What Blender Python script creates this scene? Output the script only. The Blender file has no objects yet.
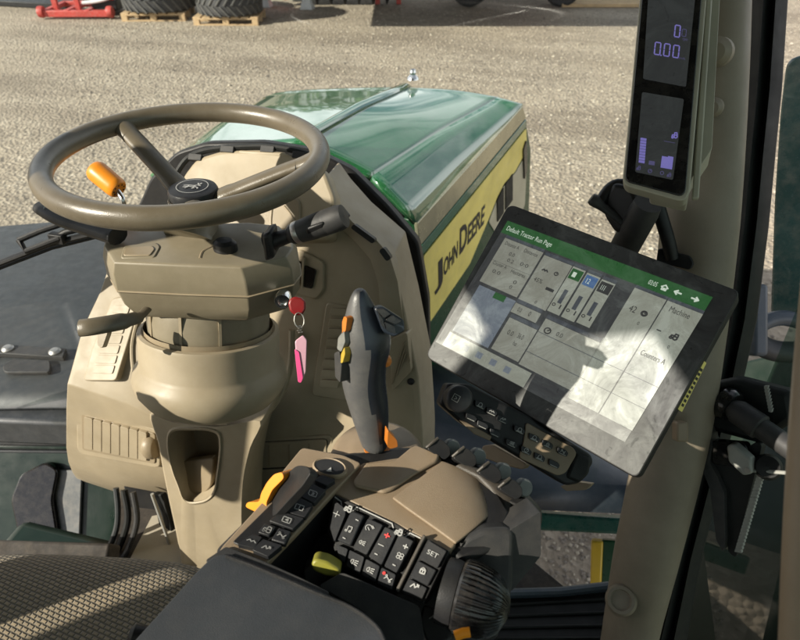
import bpy, bmesh, math, random
from mathutils import Vector as V, Matrix
random.seed(7)
R_ = math.radians
sc = bpy.context.scene
COL = sc.collection
# ------------------------------------------------------------------ camera
FPX, PITCH, YAW = 640.0, R_(36), R_(14)
CAM = V((.52, 0, 2.6))
cr = V((math.cos(YAW), math.sin(YAW), 0))
cf = V((-math.sin(YAW) * math.cos(PITCH), math.cos(YAW) * math.cos(PITCH), -math.sin(PITCH)))
cu_ = cr.cross(cf)
def ray(px, py): return cr * ((px - 400) / FPX) + cf - cu_ * ((py - 320) / FPX)
def W(px, py, d): return CAM + ray(px, py) * d
def WP(px, py, o, n):
    q = ray(px, py); return CAM + q * ((o - CAM).dot(n) / q.dot(n))
def WZ(px, py, z): return WP(px, py, V((0, 0, z)), V((0, 0, 1)))
def WY(px, py, y): return WP(px, py, V((0, y, 0)), V((0, 1, 0)))
def WX(px, py, x): return WP(px, py, V((x, 0, 0)), V((1, 0, 0)))
def dep(p): return (p - CAM).dot(cf)
cam = bpy.data.cameras.new('camera'); camo = bpy.data.objects.new('camera', cam); COL.objects.link(camo)
camo.matrix_world = Matrix(((cr.x, cu_.x, -cf.x, CAM.x), (cr.y, cu_.y, -cf.y, CAM.y), (cr.z, cu_.z, -cf.z, CAM.z), (0, 0, 0, 1)))
cam.sensor_width = 36; cam.lens = 36 * FPX / 800; cam.clip_start = .02; cam.clip_end = 2000
cam.dof.use_dof = True; cam.dof.focus_distance = .85; cam.dof.aperture_fstop = 10
sc.camera = camo
# ------------------------------------------------------------------ materials
def nn(nt, t, **k):
    n = nt.nodes.new(t)
    for a, b in k.items(): setattr(n, a, b)
    return n
def new_mat(name):
    m = bpy.data.materials.new(name); m.use_nodes = True
    nt = m.node_tree; b = nt.nodes['Principled BSDF']
    return m, nt, b
def coords(nt, scale=(1, 1, 1), rot=(0, 0, 0)):
    tc = nn(nt, 'ShaderNodeTexCoord'); mp = nn(nt, 'ShaderNodeMapping')
    mp.inputs['Scale'].default_value = scale; mp.inputs['Rotation'].default_value = rot
    nt.links.new(tc.outputs['Object'], mp.inputs[0]); return mp.outputs[0]
def ramp(nt, fac, stops):
    r = nn(nt, 'ShaderNodeValToRGB'); e = r.color_ramp.elements
    while len(e) < len(stops): e.new(.5)
    for s, (p, c) in zip(e, stops):
        s.position = p; s.color = (c[0], c[1], c[2], 1) if hasattr(c, '__len__') else (c, c, c, 1)
    nt.links.new(fac, r.inputs[0]); return r.outputs[0]
def noise(nt, co, scale, detail=4, rough=.55):
    n = nn(nt, 'ShaderNodeTexNoise'); n.inputs['Scale'].default_value = scale
    n.inputs['Detail'].default_value = detail; n.inputs['Roughness'].default_value = rough
    nt.links.new(co, n.inputs['Vector']); return n.outputs['Fac']
def mixc(nt, fac, a, b, mode='MIX'):
    m = nn(nt, 'ShaderNodeMix', data_type='RGBA', blend_type=mode)
    for s, v in ((m.inputs[0], fac), (m.inputs[6], a), (m.inputs[7], b)):
        if hasattr(v, 'links'): nt.links.new(v, s)
        elif hasattr(v, '__len__'): s.default_value = (v[0], v[1], v[2], 1)
        else: s.default_value = v
    return m.outputs[2]
def bump(nt, b, h, strength, dist=.001):
    n = nn(nt, 'ShaderNodeBump'); n.inputs['Strength'].default_value = strength; n.inputs['Distance'].default_value = dist
    nt.links.new(h, n.inputs['Height']); nt.links.new(n.outputs[0], b.inputs['Normal'])
def plastic(name, col, rough=.5, grain=900, gs=.25, dust=.12, metal=0, dustcol=(.45, .40, .32), coat=0):
    m, nt, b = new_mat(name); co = coords(nt)
    k = tuple(min(1, c * .82) for c in col); l = tuple(min(1, c * 1.14) for c in col)
    base = ramp(nt, noise(nt, co, 6, 5), [(.3, k), (.7, l)])
    if dust:
        d = ramp(nt, noise(nt, co, 35, 6, .7), [(.42, 0), (.8, dust)])
        base = mixc(nt, d, base, dustcol)
    nt.links.new(base, b.inputs['Base Color'])
    rr = ramp(nt, noise(nt, co, 22, 5, .65), [(.3, max(.05, rough - .09)), (.7, min(1, rough + .1))])
    nt.links.new(rr, b.inputs['Roughness']); b.inputs['Metallic'].default_value = metal
    b.inputs['Coat Weight'].default_value = coat
    if gs: bump(nt, b, noise(nt, co, grain, 2), gs, .0006)
    return m
M = {}
M['beige'] = plastic('beige plastic', (.342, .283, .193), .5, 1000, .26, .18)
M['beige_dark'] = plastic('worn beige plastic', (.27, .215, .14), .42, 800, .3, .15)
M['rim'] = plastic('steering rim rubber', (.125, .104, .072), .33, 700, .35, .08)
M['column'] = plastic('column plastic', (.215, .183, .125), .42, 1000, .25, .12)
M['tan'] = plastic('tan console plastic', (.255, .19, .125), .46, 1300, .5, .10)
M['grey'] = plastic('charcoal plastic', (.033, .033, .034), .5, 1200, .35, .15, dustcol=(.20, .18, .15))
M['black'] = plastic('black plastic', (.014, .014, .015), .45, 900, .3, .10, dustcol=(.12, .11, .09))
M['button'] = plastic('button plastic', (.020, .021, .024), .38, 900, .15, .15, dustcol=(.14, .13, .11))
M['glossblack'] = plastic('gloss black', (.008, .008, .009), .14, 500, 0, .08)
M['orange'] = plastic('orange plastic', (.90, .30, .015), .36, 900, .1, .05)
M['yellowp'] = plastic('yellow plastic', (.62, .43, .03), .4, 900, .1, .08)
M['white'] = plastic('white print', (.40, .40, .39), .5, 900, 0, 0)
M['redprint'] = plastic('red print', (.7, .05, .05), .5, 900, 0, 0)
M['chrome'] = plastic('chrome', (.75, .75, .74), .18, 900, 0, .05, metal=1)
M['steel'] = plastic('dull steel', (.42, .40, .37), .38, 900, .1, .15, metal=.9)
M['grey_mid'] = plastic('mid grey panel', (.13, .14, .14), .5, 200, .2, .3)
M['grey_light'] = plastic('light grey plastic', (.30, .30, .28), .45, 900, .2, .2)
M['taupe'] = plastic('taupe console plastic', (.052, .044, .036), .5, 1300, .4, .10)
M['orange2'] = plastic('dull orange', (.50, .15, .012), .45, 900, .1, .1); M['yellow2'] = plastic('dull yellow', (.42, .29, .025), .45, 900, .1, .1)
M['pillar'] = plastic('pillar plastic', (.225, .186, .138), .5, 1000, .25, .12)
M['housing'] = plastic('display housing', (.40, .375, .29), .5, 1000, .25, .1)
M['pad'] = plastic('armrest vinyl', (.036, .040, .046), .5, 1100, .45, .15, dustcol=(.11, .10, .09))
M['joy'] = plastic('joystick rubber', (.078, .078, .080), .42, 900, .3, .2, dustcol=(.3, .28, .24))
M['joydark'] = plastic('dark joystick plastic', (.012, .017, .026), .33, 900, .15, .1, dustcol=(.1, .1, .1))  # darker tone for the grip's right side and the button pad
M['red'] = plastic('red paint', (.42, .03, .022), .5, 40, .1, .35)
M['keyred'] = plastic('key red', (.20, .008, .010), .3, 900, .1, .05)
M['pink'] = plastic('pink tag', (.85, .10, .30), .35, 900, 0, 0)
M['pinkpale'] = plastic('clear pink tag', (.62, .35, .44), .25, 900, 0, .2)
M['fender'] = plastic('dusty fender plastic', (.030, .034, .037), .5, 300, .3, .30, dustcol=(.11, .11, .105))
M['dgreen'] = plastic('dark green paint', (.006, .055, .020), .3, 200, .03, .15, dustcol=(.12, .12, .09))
M['seal'] = plastic('rubber seal', (.010, .011, .011), .6, 600, .2, .1, dustcol=(.08, .08, .07))
M['rubber'] = plastic('tyre rubber', (.032, .032, .034), .75, 60, .5, .45, dustcol=(.13, .12, .105))
M['treadlug'] = plastic('dusty lug rubber', (.075, .073, .068), .8, 60, .5, .5, dustcol=(.20, .19, .165))
M['wood'] = plastic('pallet wood', (.46, .32, .17), .8, 60, .4, .3)
M['carpet'] = plastic('floor rubber', (.035, .030, .026), .85, 400, .7, .4, dustcol=(.16, .13, .10))
M['floorlight'] = plastic('sunlit dusty floor', (.42, .38, .30), .75, 400, .5, .35)  # pale tone stands for the sunlit part of the floor
M['bluewhite'] = plastic('white frame paint', (.62, .63, .62), .5, 60, .1, .25)
M['yellowpaint'] = plastic('yellow stripe paint', (.88, .73, .20), .40, 200, .03, .12)
M['silver'] = plastic('silver grille paint', (.50, .46, .34), .42, 200, .06, .2)
M['ink'] = plastic('black lettering', (.02, .02, .02), .5, 200, 0, 0)
M['roofin'] = plastic('roof lining', (.10, .09, .075), .8, 300, .4, .1)

for _k in ('grey', 'black', 'pad', 'button', 'seal'): M[_k].node_tree.nodes['Principled BSDF'].inputs['Specular IOR Level'].default_value = .3
def green_paint():
    m, nt, b = new_mat('bonnet green paint'); co = coords(nt)
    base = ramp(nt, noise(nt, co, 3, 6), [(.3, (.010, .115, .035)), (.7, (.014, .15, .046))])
    d = ramp(nt, noise(nt, co, 9, 8, .75), [(.4, 0), (.85, .35)])
    base = mixc(nt, d, base, (.20, .26, .20))
    nt.links.new(base, b.inputs['Base Color'])
    rr = ramp(nt, noise(nt, co, 7, 7, .7), [(.3, .10), (.75, .26)])
    nt.links.new(rr, b.inputs['Roughness'])
    b.inputs['Coat Weight'].default_value = 1; b.inputs['Coat Roughness'].default_value = .035
    b.inputs['IOR'].default_value = 1.6; b.inputs['Coat IOR'].default_value = 2.3
    bump(nt, b, noise(nt, co, 5, 3), .03, .01)
    return m
M['green'] = green_paint()

def seat_fabric():
    m, nt, b = new_mat('woven seat fabric'); co = coords(nt, (1, 1, 1), (0, 0, R_(8)))
    wob = nn(nt, 'ShaderNodeTexNoise'); wob.inputs['Scale'].default_value = 60; nt.links.new(co, wob.inputs['Vector'])
    vm = nn(nt, 'ShaderNodeVectorMath', operation='MULTIPLY_ADD'); vm.inputs[1].default_value = (.0016, .0016, 0); nt.links.new(wob.outputs['Color'], vm.inputs[0]); nt.links.new(co, vm.inputs[2])
    br = nn(nt, 'ShaderNodeTexBrick'); nt.links.new(vm.outputs[0], br.inputs['Vector'])
    br.inputs['Scale'].default_value = 1.0
    for k, v in (('Brick Width', .0088), ('Row Height', .0056), ('Mortar Size', .0019), ('Mortar Smooth', 1.0), ('Bias', 0)): br.inputs[k].default_value = v
    br.inputs['Color1'].default_value = (.34, .262, .165, 1); br.inputs['Color2'].default_value = (.25, .192, .12, 1)
    br.inputs['Mortar'].default_value = (.045, .036, .026, 1)
    c = mixc(nt, ramp(nt, noise(nt, co, 500, 3), [(.3, .0), (.8, .5)]), br.outputs['Color'], (.17, .14, .09))
    c2 = mixc(nt, ramp(nt, noise(nt, co, 7, 4), [(.35, 0), (.8, .3)]), c, (.16, .14, .105))
    nt.links.new(c2, b.inputs['Base Color']); b.inputs['Roughness'].default_value = .9
    b.inputs['Sheen Weight'].default_value = .25
    inv = nn(nt, 'ShaderNodeMath', operation='SUBTRACT'); inv.inputs[0].default_value = 1; nt.links.new(br.outputs['Fac'], inv.inputs[1])
    bump(nt, b, inv.outputs[0], .9, .0016)
    return m
M['fabric'] = seat_fabric()

def gravel():
    m, nt, b = new_mat('gravel'); co = coords(nt)
    vo = nn(nt, 'ShaderNodeTexVoronoi'); vo.inputs['Scale'].default_value = 26; nt.links.new(co, vo.inputs['Vector'])
    vo2 = nn(nt, 'ShaderNodeTexVoronoi'); vo2.inputs['Scale'].default_value = 11; nt.links.new(co, vo2.inputs['Vector'])
    sep = nn(nt, 'ShaderNodeSeparateColor'); nt.links.new(vo.outputs['Color'], sep.inputs[0])
    sep2 = nn(nt, 'ShaderNodeSeparateColor'); nt.links.new(vo2.outputs['Color'], sep2.inputs[0])
    stone = ramp(nt, sep.outputs[0], [(0, (.12, .10, .078)), (.3, (.265, .220, .162)), (.72, (.375, .318, .238)), (1, (.56, .49, .38))])
    stone = mixc(nt, .4, stone, ramp(nt, sep2.outputs[1], [(0, (.14, .118, .090)), (.55, (.335, .282, .208)), (1, (.48, .42, .325))]))
    sand = ramp(nt, noise(nt, co, 3, 8, .7), [(.3, (.25, .208, .155)), (.7, (.37, .315, .235))])
    c = mixc(nt, ramp(nt, noise(nt, co, 1.3, 6, .65), [(.35, .25), (.65, .9)]), sand, stone)
    trk = coords(nt, (.10, .55, 1), (0, 0, R_(6)))
    c = mixc(nt, ramp(nt, noise(nt, trk, 1.6, 6, .6), [(.46, 0), (.60, .65)]), c, (.185, .15, .108))
    c = mixc(nt, ramp(nt, noise(nt, co, .55, 4), [(.45, 0), (.7, .35)]), c, (.44, .37, .27))
    nt.links.new(c, b.inputs['Base Color']); b.inputs['Roughness'].default_value = .93
    ad = nn(nt, 'ShaderNodeMath', operation='ADD'); nt.links.new(vo.outputs['Distance'], ad.inputs[0]); nt.links.new(noise(nt, co, 9, 8, .7), ad.inputs[1])
    bump(nt, b, ad.outputs[0], .95, .02)
    return m
M['gravel'] = gravel()

def glass_mat(name, tint, refl, dust=.0):
    m = bpy.data.materials.new(name); m.use_nodes = True; nt = m.node_tree; nt.nodes.clear()
    out = nn(nt, 'ShaderNodeOutputMaterial'); tr = nn(nt, 'ShaderNodeBsdfTransparent'); gl = nn(nt, 'ShaderNodeBsdfGlossy')
    df = nn(nt, 'ShaderNodeBsdfDiffuse'); df.inputs[0].default_value = (.5, .48, .43, 1)
    tr.inputs[0].default_value = (*tint, 1); gl.inputs['Roughness'].default_value = .02
    mx = nn(nt, 'ShaderNodeMixShader'); mx2 = nn(nt, 'ShaderNodeMixShader')
    lw = nn(nt, 'ShaderNodeLayerWeight'); pw = nn(nt, 'ShaderNodeMath', operation='POWER'); pw.inputs[1].default_value = 5
    fr = nn(nt, 'ShaderNodeMath', operation='MULTIPLY_ADD'); fr.inputs[1].default_value = .85; fr.inputs[2].default_value = refl
    nt.links.new(lw.outputs['Facing'], pw.inputs[0]); nt.links.new(pw.outputs[0], fr.inputs[0])
    nt.links.new(fr.outputs[0], mx.inputs[0]); nt.links.new(tr.outputs[0], mx.inputs[1]); nt.links.new(gl.outputs[0], mx.inputs[2])
    co = coords(nt); d = ramp(nt, noise(nt, co, 14, 8, .7), [(.35, dust * .3), (.8, dust)])
    nt.links.new(d, mx2.inputs[0]); nt.links.new(mx.outputs[0], mx2.inputs[1]); nt.links.new(df.outputs[0], mx2.inputs[2])
    nt.links.new(mx2.outputs[0], out.inputs[0]); return m
M['glass'] = glass_mat('windscreen glass', (.92, .96, .94), .035, .012)
M['doorglass'] = glass_mat('clear door glass', (.88, .88, .84), .04, .01)
M['sideglass'] = glass_mat('tinted side glass', (.45, .56, .51), .05, .03)

def screen_mat(name, emit, strength=1, dust=.5, rough=.14, spec=.6):
    m, nt, b = new_mat(name); co = coords(nt)
    wv = nn(nt, 'ShaderNodeTexNoise'); wv.inputs['Scale'].default_value = 17; wv.inputs['Detail'].default_value = 7; wv.inputs['Roughness'].default_value = .68
    wv.inputs['Distortion'].default_value = 1.2
    nt.links.new(co, wv.inputs['Vector'])
    d = ramp(nt, wv.outputs['Fac'], [(.34, dust * .25), (.5, dust * .7), (.63, dust * 1.5)])
    base = mixc(nt, d, (.006, .006, .007), (.80, .84, .80))
    nt.links.new(base, b.inputs['Base Color'])
    b.inputs['Emission Color'].default_value = (*emit, 1); b.inputs['Emission Strength'].default_value = strength
    sm_ = nn(nt, 'ShaderNodeTexNoise'); sm_.inputs['Scale'].default_value = 34; sm_.inputs['Detail'].default_value = 5; sm_.inputs['Distortion'].default_value = 2.5
    nt.links.new(co, sm_.inputs['Vector'])
    rr = ramp(nt, sm_.outputs['Fac'], [(.34, .26), (.5, .46), (.66, .33)])
    nt.links.new(rr, b.inputs['Roughness']); b.inputs['Specular IOR Level'].default_value = spec
    b.inputs['Coat Weight'].default_value = .5; b.inputs['Coat Roughness'].default_value = rough * .3
    return m
DU = .37
M['s_black'] = screen_mat('monitor glass', (.003, .003, .003), 1, .07, .14, .40)
M['s_off'] = screen_mat('monitor dark area', (.012, .012, .013), 1, DU * .5)
M['s_tile'] = screen_mat('monitor tile', (.095, .095, .077), 1, DU)
M['s_tile2'] = screen_mat('monitor pale tile', (.11, .114, .092), 1, DU)
M['s_green'] = screen_mat('monitor green bar', (.008, .042, .010), 1, DU * .25)
M['s_line'] = screen_mat('monitor dark line', (.018, .02, .026), 1, DU * .6)
M['s_text'] = screen_mat('monitor dark text', (.015, .015, .015), 1, DU * .2)
M['s_white'] = screen_mat('monitor white text', (.26, .30, .25), 1, DU)
M['s_map'] = screen_mat('monitor map area', (.055, .065, .080), 1, DU * .9)
M['s_blue'] = screen_mat('monitor blue header', (.02, .05, .12), 1, DU * .6)
M['lcd'] = screen_mat('lcd glass', (.012, .013, .013), 1, .04, .2, .3)
M['lcd_on'] = screen_mat('lcd lit segment', (.085, .075, .215), 1, .04, .2, .3)
M['lcd_dim'] = screen_mat('lcd dim segment', (.035, .032, .075), 1, .04, .2, .3)
# ------------------------------------------------------------------ mesh builder
_tc = {}
def text_mesh(s, bold=0):
    key_ = (s, bold)
    if key_ in _tc: return _tc[key_]
    cu = bpy.data.curves.new('t', 'FONT'); cu.body = s; cu.resolution_u = 3; cu.offset = bold
    o = bpy.data.objects.new('t', cu); COL.objects.link(o)
    bpy.context.view_layer.update()
    me = bpy.data.meshes.new_from_object(o.evaluated_get(bpy.context.evaluated_depsgraph_get()))
    vs = [v.co.copy() for v in me.vertices]; fs = [tuple(p.vertices) for p in me.polygons]
    bpy.data.objects.remove(o); bpy.data.curves.remove(cu); bpy.data.meshes.remove(me)
    if vs:
        x0 = min(v.x for v in vs); x1 = max(v.x for v in vs); y1 = max(v.y for v in vs)
        vs = [((v.x - x0) / max(1e-6, x1 - x0), v.y / y1) for v in vs]
    _tc[key_] = (vs, fs); return _tc[key_]
class Pl:
    """plane with an origin and a normal; px() drops a traced outline point on it, h metres above"""
    def __init__(s, o, n): s.o = V(o); s.n = V(n).normalized()
    def px(s, x, y, h=0): return WP(x, y, s.o + s.n * h, s.n)
class MB:
    def __init__(s): s.v = []; s.f = []; s.m = []
    def add(s, vs, fs, mi=0):
        k = len(s.v); s.v += [V(v) for v in vs]; s.f += [tuple(i + k for i in f) for f in fs]
        s.m += [mi] * len(fs) if not isinstance(mi, list) else mi
        return s
    def prism(s, poly, vec, mi=0, taper=1):
        n = len(poly); c = sum((V(p) for p in poly), V()) / n; vec = V(vec)
        q = [c + (V(p) - c) * taper + vec for p in poly]
        return s.add(list(poly) + q, [tuple(range(n)), tuple(range(2 * n - 1, n - 1, -1))] + [(i, n + i, n + (i + 1) % n, (i + 1) % n) for i in range(n)], mi)
    def slab(s, pl, pix, h0, h1, mi=0, taper=1):
        return s.prism([pl.px(x, y, h1) for x, y in pix], pl.n * (h0 - h1), mi, taper)
    def sheet(s, pl, pix, h, mi=0):
        return s.add([pl.px(x, y, h) for x, y in pix], [tuple(range(len(pix)))], mi)
    def box(s, c, a, b, d, mi=0):
        c, a, b, d = V(c), V(a), V(b), V(d)
        return s.prism([c - a - b + d, c + a - b + d, c + a + b + d, c - a + b + d], d * -2, mi)
    def aabb(s, x0, x1, y0, y1, z0, z1, mi=0):
        return s.box(((x0 + x1) / 2, (y0 + y1) / 2, (z0 + z1) / 2), ((x1 - x0) / 2, 0, 0), (0, (y1 - y0) / 2, 0), (0, 0, (z1 - z0) / 2), mi)
    def rings(s, rs, mi=0, caps=True, closed=False, mif=None):
        n = len(rs[0]); k = len(rs); vs = [p for r in rs for p in r]; fs = []; ms = []
        for j in range(k if closed else k - 1):
            for i in range(n):
                a, b = j * n, ((j + 1) % k) * n
                fs.append((a + i, a + (i + 1) % n, b + (i + 1) % n, b + i)); ms.append(mif(j, i) if mif else mi)
        if caps and not closed:
            fs += [tuple(range(n - 1, -1, -1)), tuple((k - 1) * n + i for i in range(n))]; ms += [mi, mi]
        return s.add(vs, fs, ms)
    def tube(s, pts, rad, n=12, mi=0, flat=1, up=None, closed=False, caps=True):
        pts = [V(p) for p in pts]; k = len(pts); rad = rad if hasattr(rad, '__len__') else [rad] * k
        rs = []; pu = V(up) if up else None
        for i, p in enumerate(pts):
            t = ((pts[(i + 1) % k] if closed or i < k - 1 else p) - (pts[i - 1] if closed or i > 0 else p)).normalized()
            u = pu if pu else (V((0, 0, 1)) if abs(t.z) < .9 else V((1, 0, 0)))
            a = t.cross(u).normalized(); b = a.cross(t).normalized()
            if not up: pu = b
            rs.append([p + a * math.cos(q) * rad[i] + b * math.sin(q) * rad[i] * flat for q in (2 * math.pi * j / n for j in range(n))])
        return s.rings(rs, mi, caps, closed)
    def lathe(s, o, ax, prof, n=40, mi=0, caps=True, sx=1, sy=1, xref=None):
        o = V(o); ax = V(ax).normalized(); x = V(xref) if xref else (V((1, 0, 0)) if abs(ax.x) < .8 else V((0, 1, 0)))
        x = (x - ax * x.dot(ax)).normalized(); y = ax.cross(x)
        return s.rings([[o + ax * h + x * math.cos(q) * r * sx + y * math.sin(q) * r * sy for q in (2 * math.pi * j / n for j in range(n))] for r, h in prof], mi, caps)
    def grid(s, rows, mi=0):
        n = len(rows[0]); vs = [p for r in rows for p in r]
        return s.add(vs, [(j * n + i, j * n + i + 1, (j + 1) * n + i + 1, (j + 1) * n + i) for j in range(len(rows) - 1) for i in range(n - 1)], mi)
    def text(s, st, p0, p1, p2, mi=0, bold=0):
        """p0 baseline start, p1 baseline end, p2 top of capitals above the start"""
        vs, fs = text_mesh(st, bold); p0, p1, p2 = V(p0), V(p1), V(p2)
        return s.add([p0 + (p1 - p0) * x + (p2 - p0) * y for x, y in vs], fs, mi)
    def tpx(s, st, pl, a, b, c, h, mi=0, bold=0): return s.text(st, pl.px(*a, h), pl.px(*b, h), pl.px(*c, h), mi, bold)
    def stroke(s, pts, w, n, mi=0):
        n = V(n)
        for a, b in zip(pts[:-1], pts[1:]):
            a, b = V(a), V(b); t = (b - a)
            if t.length < 1e-7: continue
            q = t.normalized().cross(n) * w; e = t.normalized() * w * .6
            s.add([a - q - e, b - q + e, b + q + e, a + q - e], [(0, 1, 2, 3)], mi)
        return s
    def build(s, name, mats, parent=None, bevel=0, seg=2, smooth=35, sub=0, loc=None, solid=0, flip=True):
        off = V(); p = parent
        while p is not None: off += p.location; p = p.parent
        if parent is None and loc is not None: off = V(loc)
        me = bpy.data.meshes.new(name)
        me.from_pydata([v - off for v in s.v], [], s.f)
        for m in (mats if isinstance(mats, (list, tuple)) else [mats]): me.materials.append(M[m])
        me.polygons.foreach_set('material_index', s.m)
        if flip:
            bm = bmesh.new(); bm.from_mesh(me); bmesh.ops.recalc_face_normals(bm, faces=bm.faces); bm.to_mesh(me); bm.free()
        if smooth:
            me.polygons.foreach_set('use_smooth', [True] * len(me.polygons)); me.set_sharp_from_angle(angle=R_(smooth))
        me.update()
        o = bpy.data.objects.new(name, me); COL.objects.link(o)
        if parent is not None: o.parent = parent
        elif loc is not None: o.location = loc
        if solid:
            d = o.modifiers.new('solid', 'SOLIDIFY'); d.thickness = solid; d.offset = -1
        if bevel:
            d = o.modifiers.new('bevel', 'BEVEL'); d.width = bevel; d.segments = seg; d.limit_method = 'ANGLE'; d.angle_limit = R_(30); d.harden_normals = False
        if sub:
            d = o.modifiers.new('sub', 'SUBSURF'); d.levels = sub; d.render_levels = sub
        return o
def tag(o, label, cat, group=None, kind=None):
    if label: o['label'] = label
    if cat: o['category'] = cat
    if group: o['group'] = group
    if kind: o['kind'] = kind
    return o
def thing(name, loc, label, cat, group=None):
    o = bpy.data.objects.new(name, None); o.location = V(loc); o.empty_display_size = .05; COL.objects.link(o)
    return tag(o, label, cat, group)
def copy_tree(o, parent=None):
    c = o.copy(); COL.objects.link(c); c.parent = parent
    for ch in [x for x in COL.objects if x.parent == o]: copy_tree(ch, c)
    return c
def rect(x, y, w, h, a=0, skew=0):
    c, s_ = math.cos(R_(a)), math.sin(R_(a))
    return [(x + dx * c - dy * s_, y + dx * s_ + dy * c) for dx, dy in ((-w / 2, -h / 2), (w / 2, -h / 2), (w / 2, h / 2), (-w / 2, h / 2))]
def rquad(q, r, seg=4):
    """round the corners of a traced outline by r pixels"""
    out = []; n = len(q)
    for i in range(n):
        p = V((*q[i], 0)); a = V((*q[i - 1], 0)); b = V((*q[(i + 1) % n], 0))
        ra = min(r, (a - p).length * .45); rb = min(r, (b - p).length * .45)
        pa = p + (a - p).normalized() * ra; pb = p + (b - p).normalized() * rb
        for k in range(seg + 1):
            t = k / seg; z = pa * (1 - t) ** 2 + p * 2 * t * (1 - t) + pb * t * t; out.append((z.x, z.y))
    return out
def smoothpts(pts, k=6):
    pts = [V(p) for p in pts]; out = []
    for i in range(len(pts) - 1):
        p0 = pts[max(0, i - 1)]; p1 = pts[i]; p2 = pts[i + 1]; p3 = pts[min(len(pts) - 1, i + 2)]
        for j in range(k):
            t = j / k
            out.append(.5 * ((2 * p1) + (p2 - p0) * t + (2 * p0 - 5 * p1 + 4 * p2 - p3) * t * t + (3 * p1 - p0 - 3 * p2 + p3) * t ** 3))
    return out + [pts[-1]]
UP = V((0, 0, 1))
# ------------------------------------------------------------------ icons (polylines in a -1..1 square, y down)
def arc(cx, cy, r, a0, a1, n=10): return [(cx + r * math.cos(R_(a0 + (a1 - a0) * i / n)), cy + r * math.sin(R_(a0 + (a1 - a0) * i / n))) for i in range(n + 1)]
ICON = {
 'plus': [[(-.7, 0), (.7, 0)], [(0, -.7), (0, .7)]], 'minus': [[(-.6, 0), (.6, 0)]],
 'square': [[(-.8, -.6), (.5, -.6), (.8, -.3), (.8, .7), (-.5, .7), (-.8, .4), (-.8, -.6)], [(-.2, -.25), (.3, -.1), (-.1, .1), (.3, .3), (-.2, .45)]],
 'one': [[(-.8, -.6), (.8, -.6), (.8, .7), (-.8, .7), (-.8, -.6)], [(0, -.35), (0, .45)]],
 'four': [[(-.8, -.6), (.8, -.6), (.8, .7), (-.8, .7), (-.8, -.6)], [(.25, .45), (.25, -.35), (-.35, .15), (.4, .15)]],
 'fan': [arc(-.35, -.35, .33, 0, 360), arc(.35, -.35, .33, 0, 360), arc(-.35, .35, .33, 0, 360), arc(.35, .35, .33, 0, 360)],
 'note': [[(-.3, .5), (-.3, -.6), (.5, -.7), (.5, .4)], arc(-.5, .55, .2, 0, 360, 6), arc(.3, .45, .2, 0, 360, 6)],
 'phone': [arc(0, 0, .75, 120, 330), [(-.3, -.1), (.2, .4)], [(.3, -.6), (.8, -.2)], [(.5, -.8), (1, -.4)]],
 'lamp': [arc(-.2, 0, .5, 90, 270), [(-.2, -.5), (-.2, .5)], [(.1, -.4), (.8, -.55)], [(.1, 0), (.8, 0)], [(.1, .4), (.8, .55)]],
 'lock': [[(-.5, -.05), (.5, -.05), (.5, .8), (-.5, .8), (-.5, -.05)], arc(0, -.1, .38, 180, 360), [(0, .2), (0, .5)]],
 'tractor': [arc(.35, .3, .45, 0, 360), arc(-.55, .5, .25, 0, 360), [(-.7, .2), (-.6, -.2), (0, -.2), (.1, -.8), (.7, -.8), (.8, -.1)]],
 'diff': [[(-.8, .3), (-.3, -.3), (.3, .3), (.8, -.3)], arc(-.55, -.5, .2, 0, 360, 6), arc(.5, .5, .2, 0, 360, 6)],
 'wiper': [arc(0, .5, .9, 210, 330), [(0, .6), (.3, -.3)], [(-.6, .6), (.6, .6)]],
 'house': [[(-.8, 0), (0, -.7), (.8, 0)], [(-.5, 0), (-.5, .7), (-.15, .7), (-.15, .25), (.15, .25), (.15, .7), (.5, .7), (.5, 0)]],
 'left': [[(.8, 0), (-.7, 0)], [(-.1, -.55), (-.75, 0), (-.1, .55)]], 'right': [[(-.8, 0), (.7, 0)], [(.1, -.55), (.75, 0), (.1, .55)]],
 'ring': [arc(0, 0, .7, 0, 360, 12)], 'dial': [arc(0, 0, .75, 0, 360, 12), [(0, 0), (.35, -.4)]],
 'arch': [[(-.6, .6), (-.6, -.1)] + arc(0, -.1, .6, 180, 360) + [(.6, -.1), (.6, .6)], [(-.9, .7), (.9, .7)]],
 'wave': [[(-.9, .2), (-.4, -.3), (0, .2), (.4, -.3), (.9, .2)]],
 'zig': [[(-.8, .4), (-.2, -.5), (.1, .3), (.8, -.4)], [(.4, -.5), (.85, -.45), (.8, 0)]],
 'deer': [[(-.95, .1), (-.55, -.12), (.1, -.15), (.45, -.38), (.6, -.62)], [(.45, -.38), (.85, -.3)], [(.5, -.5), (.3, -.85)], [(.6, -.6), (.65, -.95)], [(-.5, -.1), (-.35, .2), (.1, .15), (.3, -.15)], [(-.4, .15), (-.85, .5)], [(-.3, .18), (-.55, .65)], [(.1, .12), (.45, .45), (.25, .55)], [(.2, .05), (.75, .2), (.85, .45)]],
}
def icon(mb, pl, kind, cx, cy, s, h, mi, w=.00035, ax=(1, 0), ay=(0, 1)):
    for ln in ICON[kind]:
        mb.stroke([pl.px(cx + s * (x * ax[0] + y * ay[0]), cy + s * (x * ax[1] + y * ay[1]), h) for x, y in ln], w, pl.n, mi)
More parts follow.
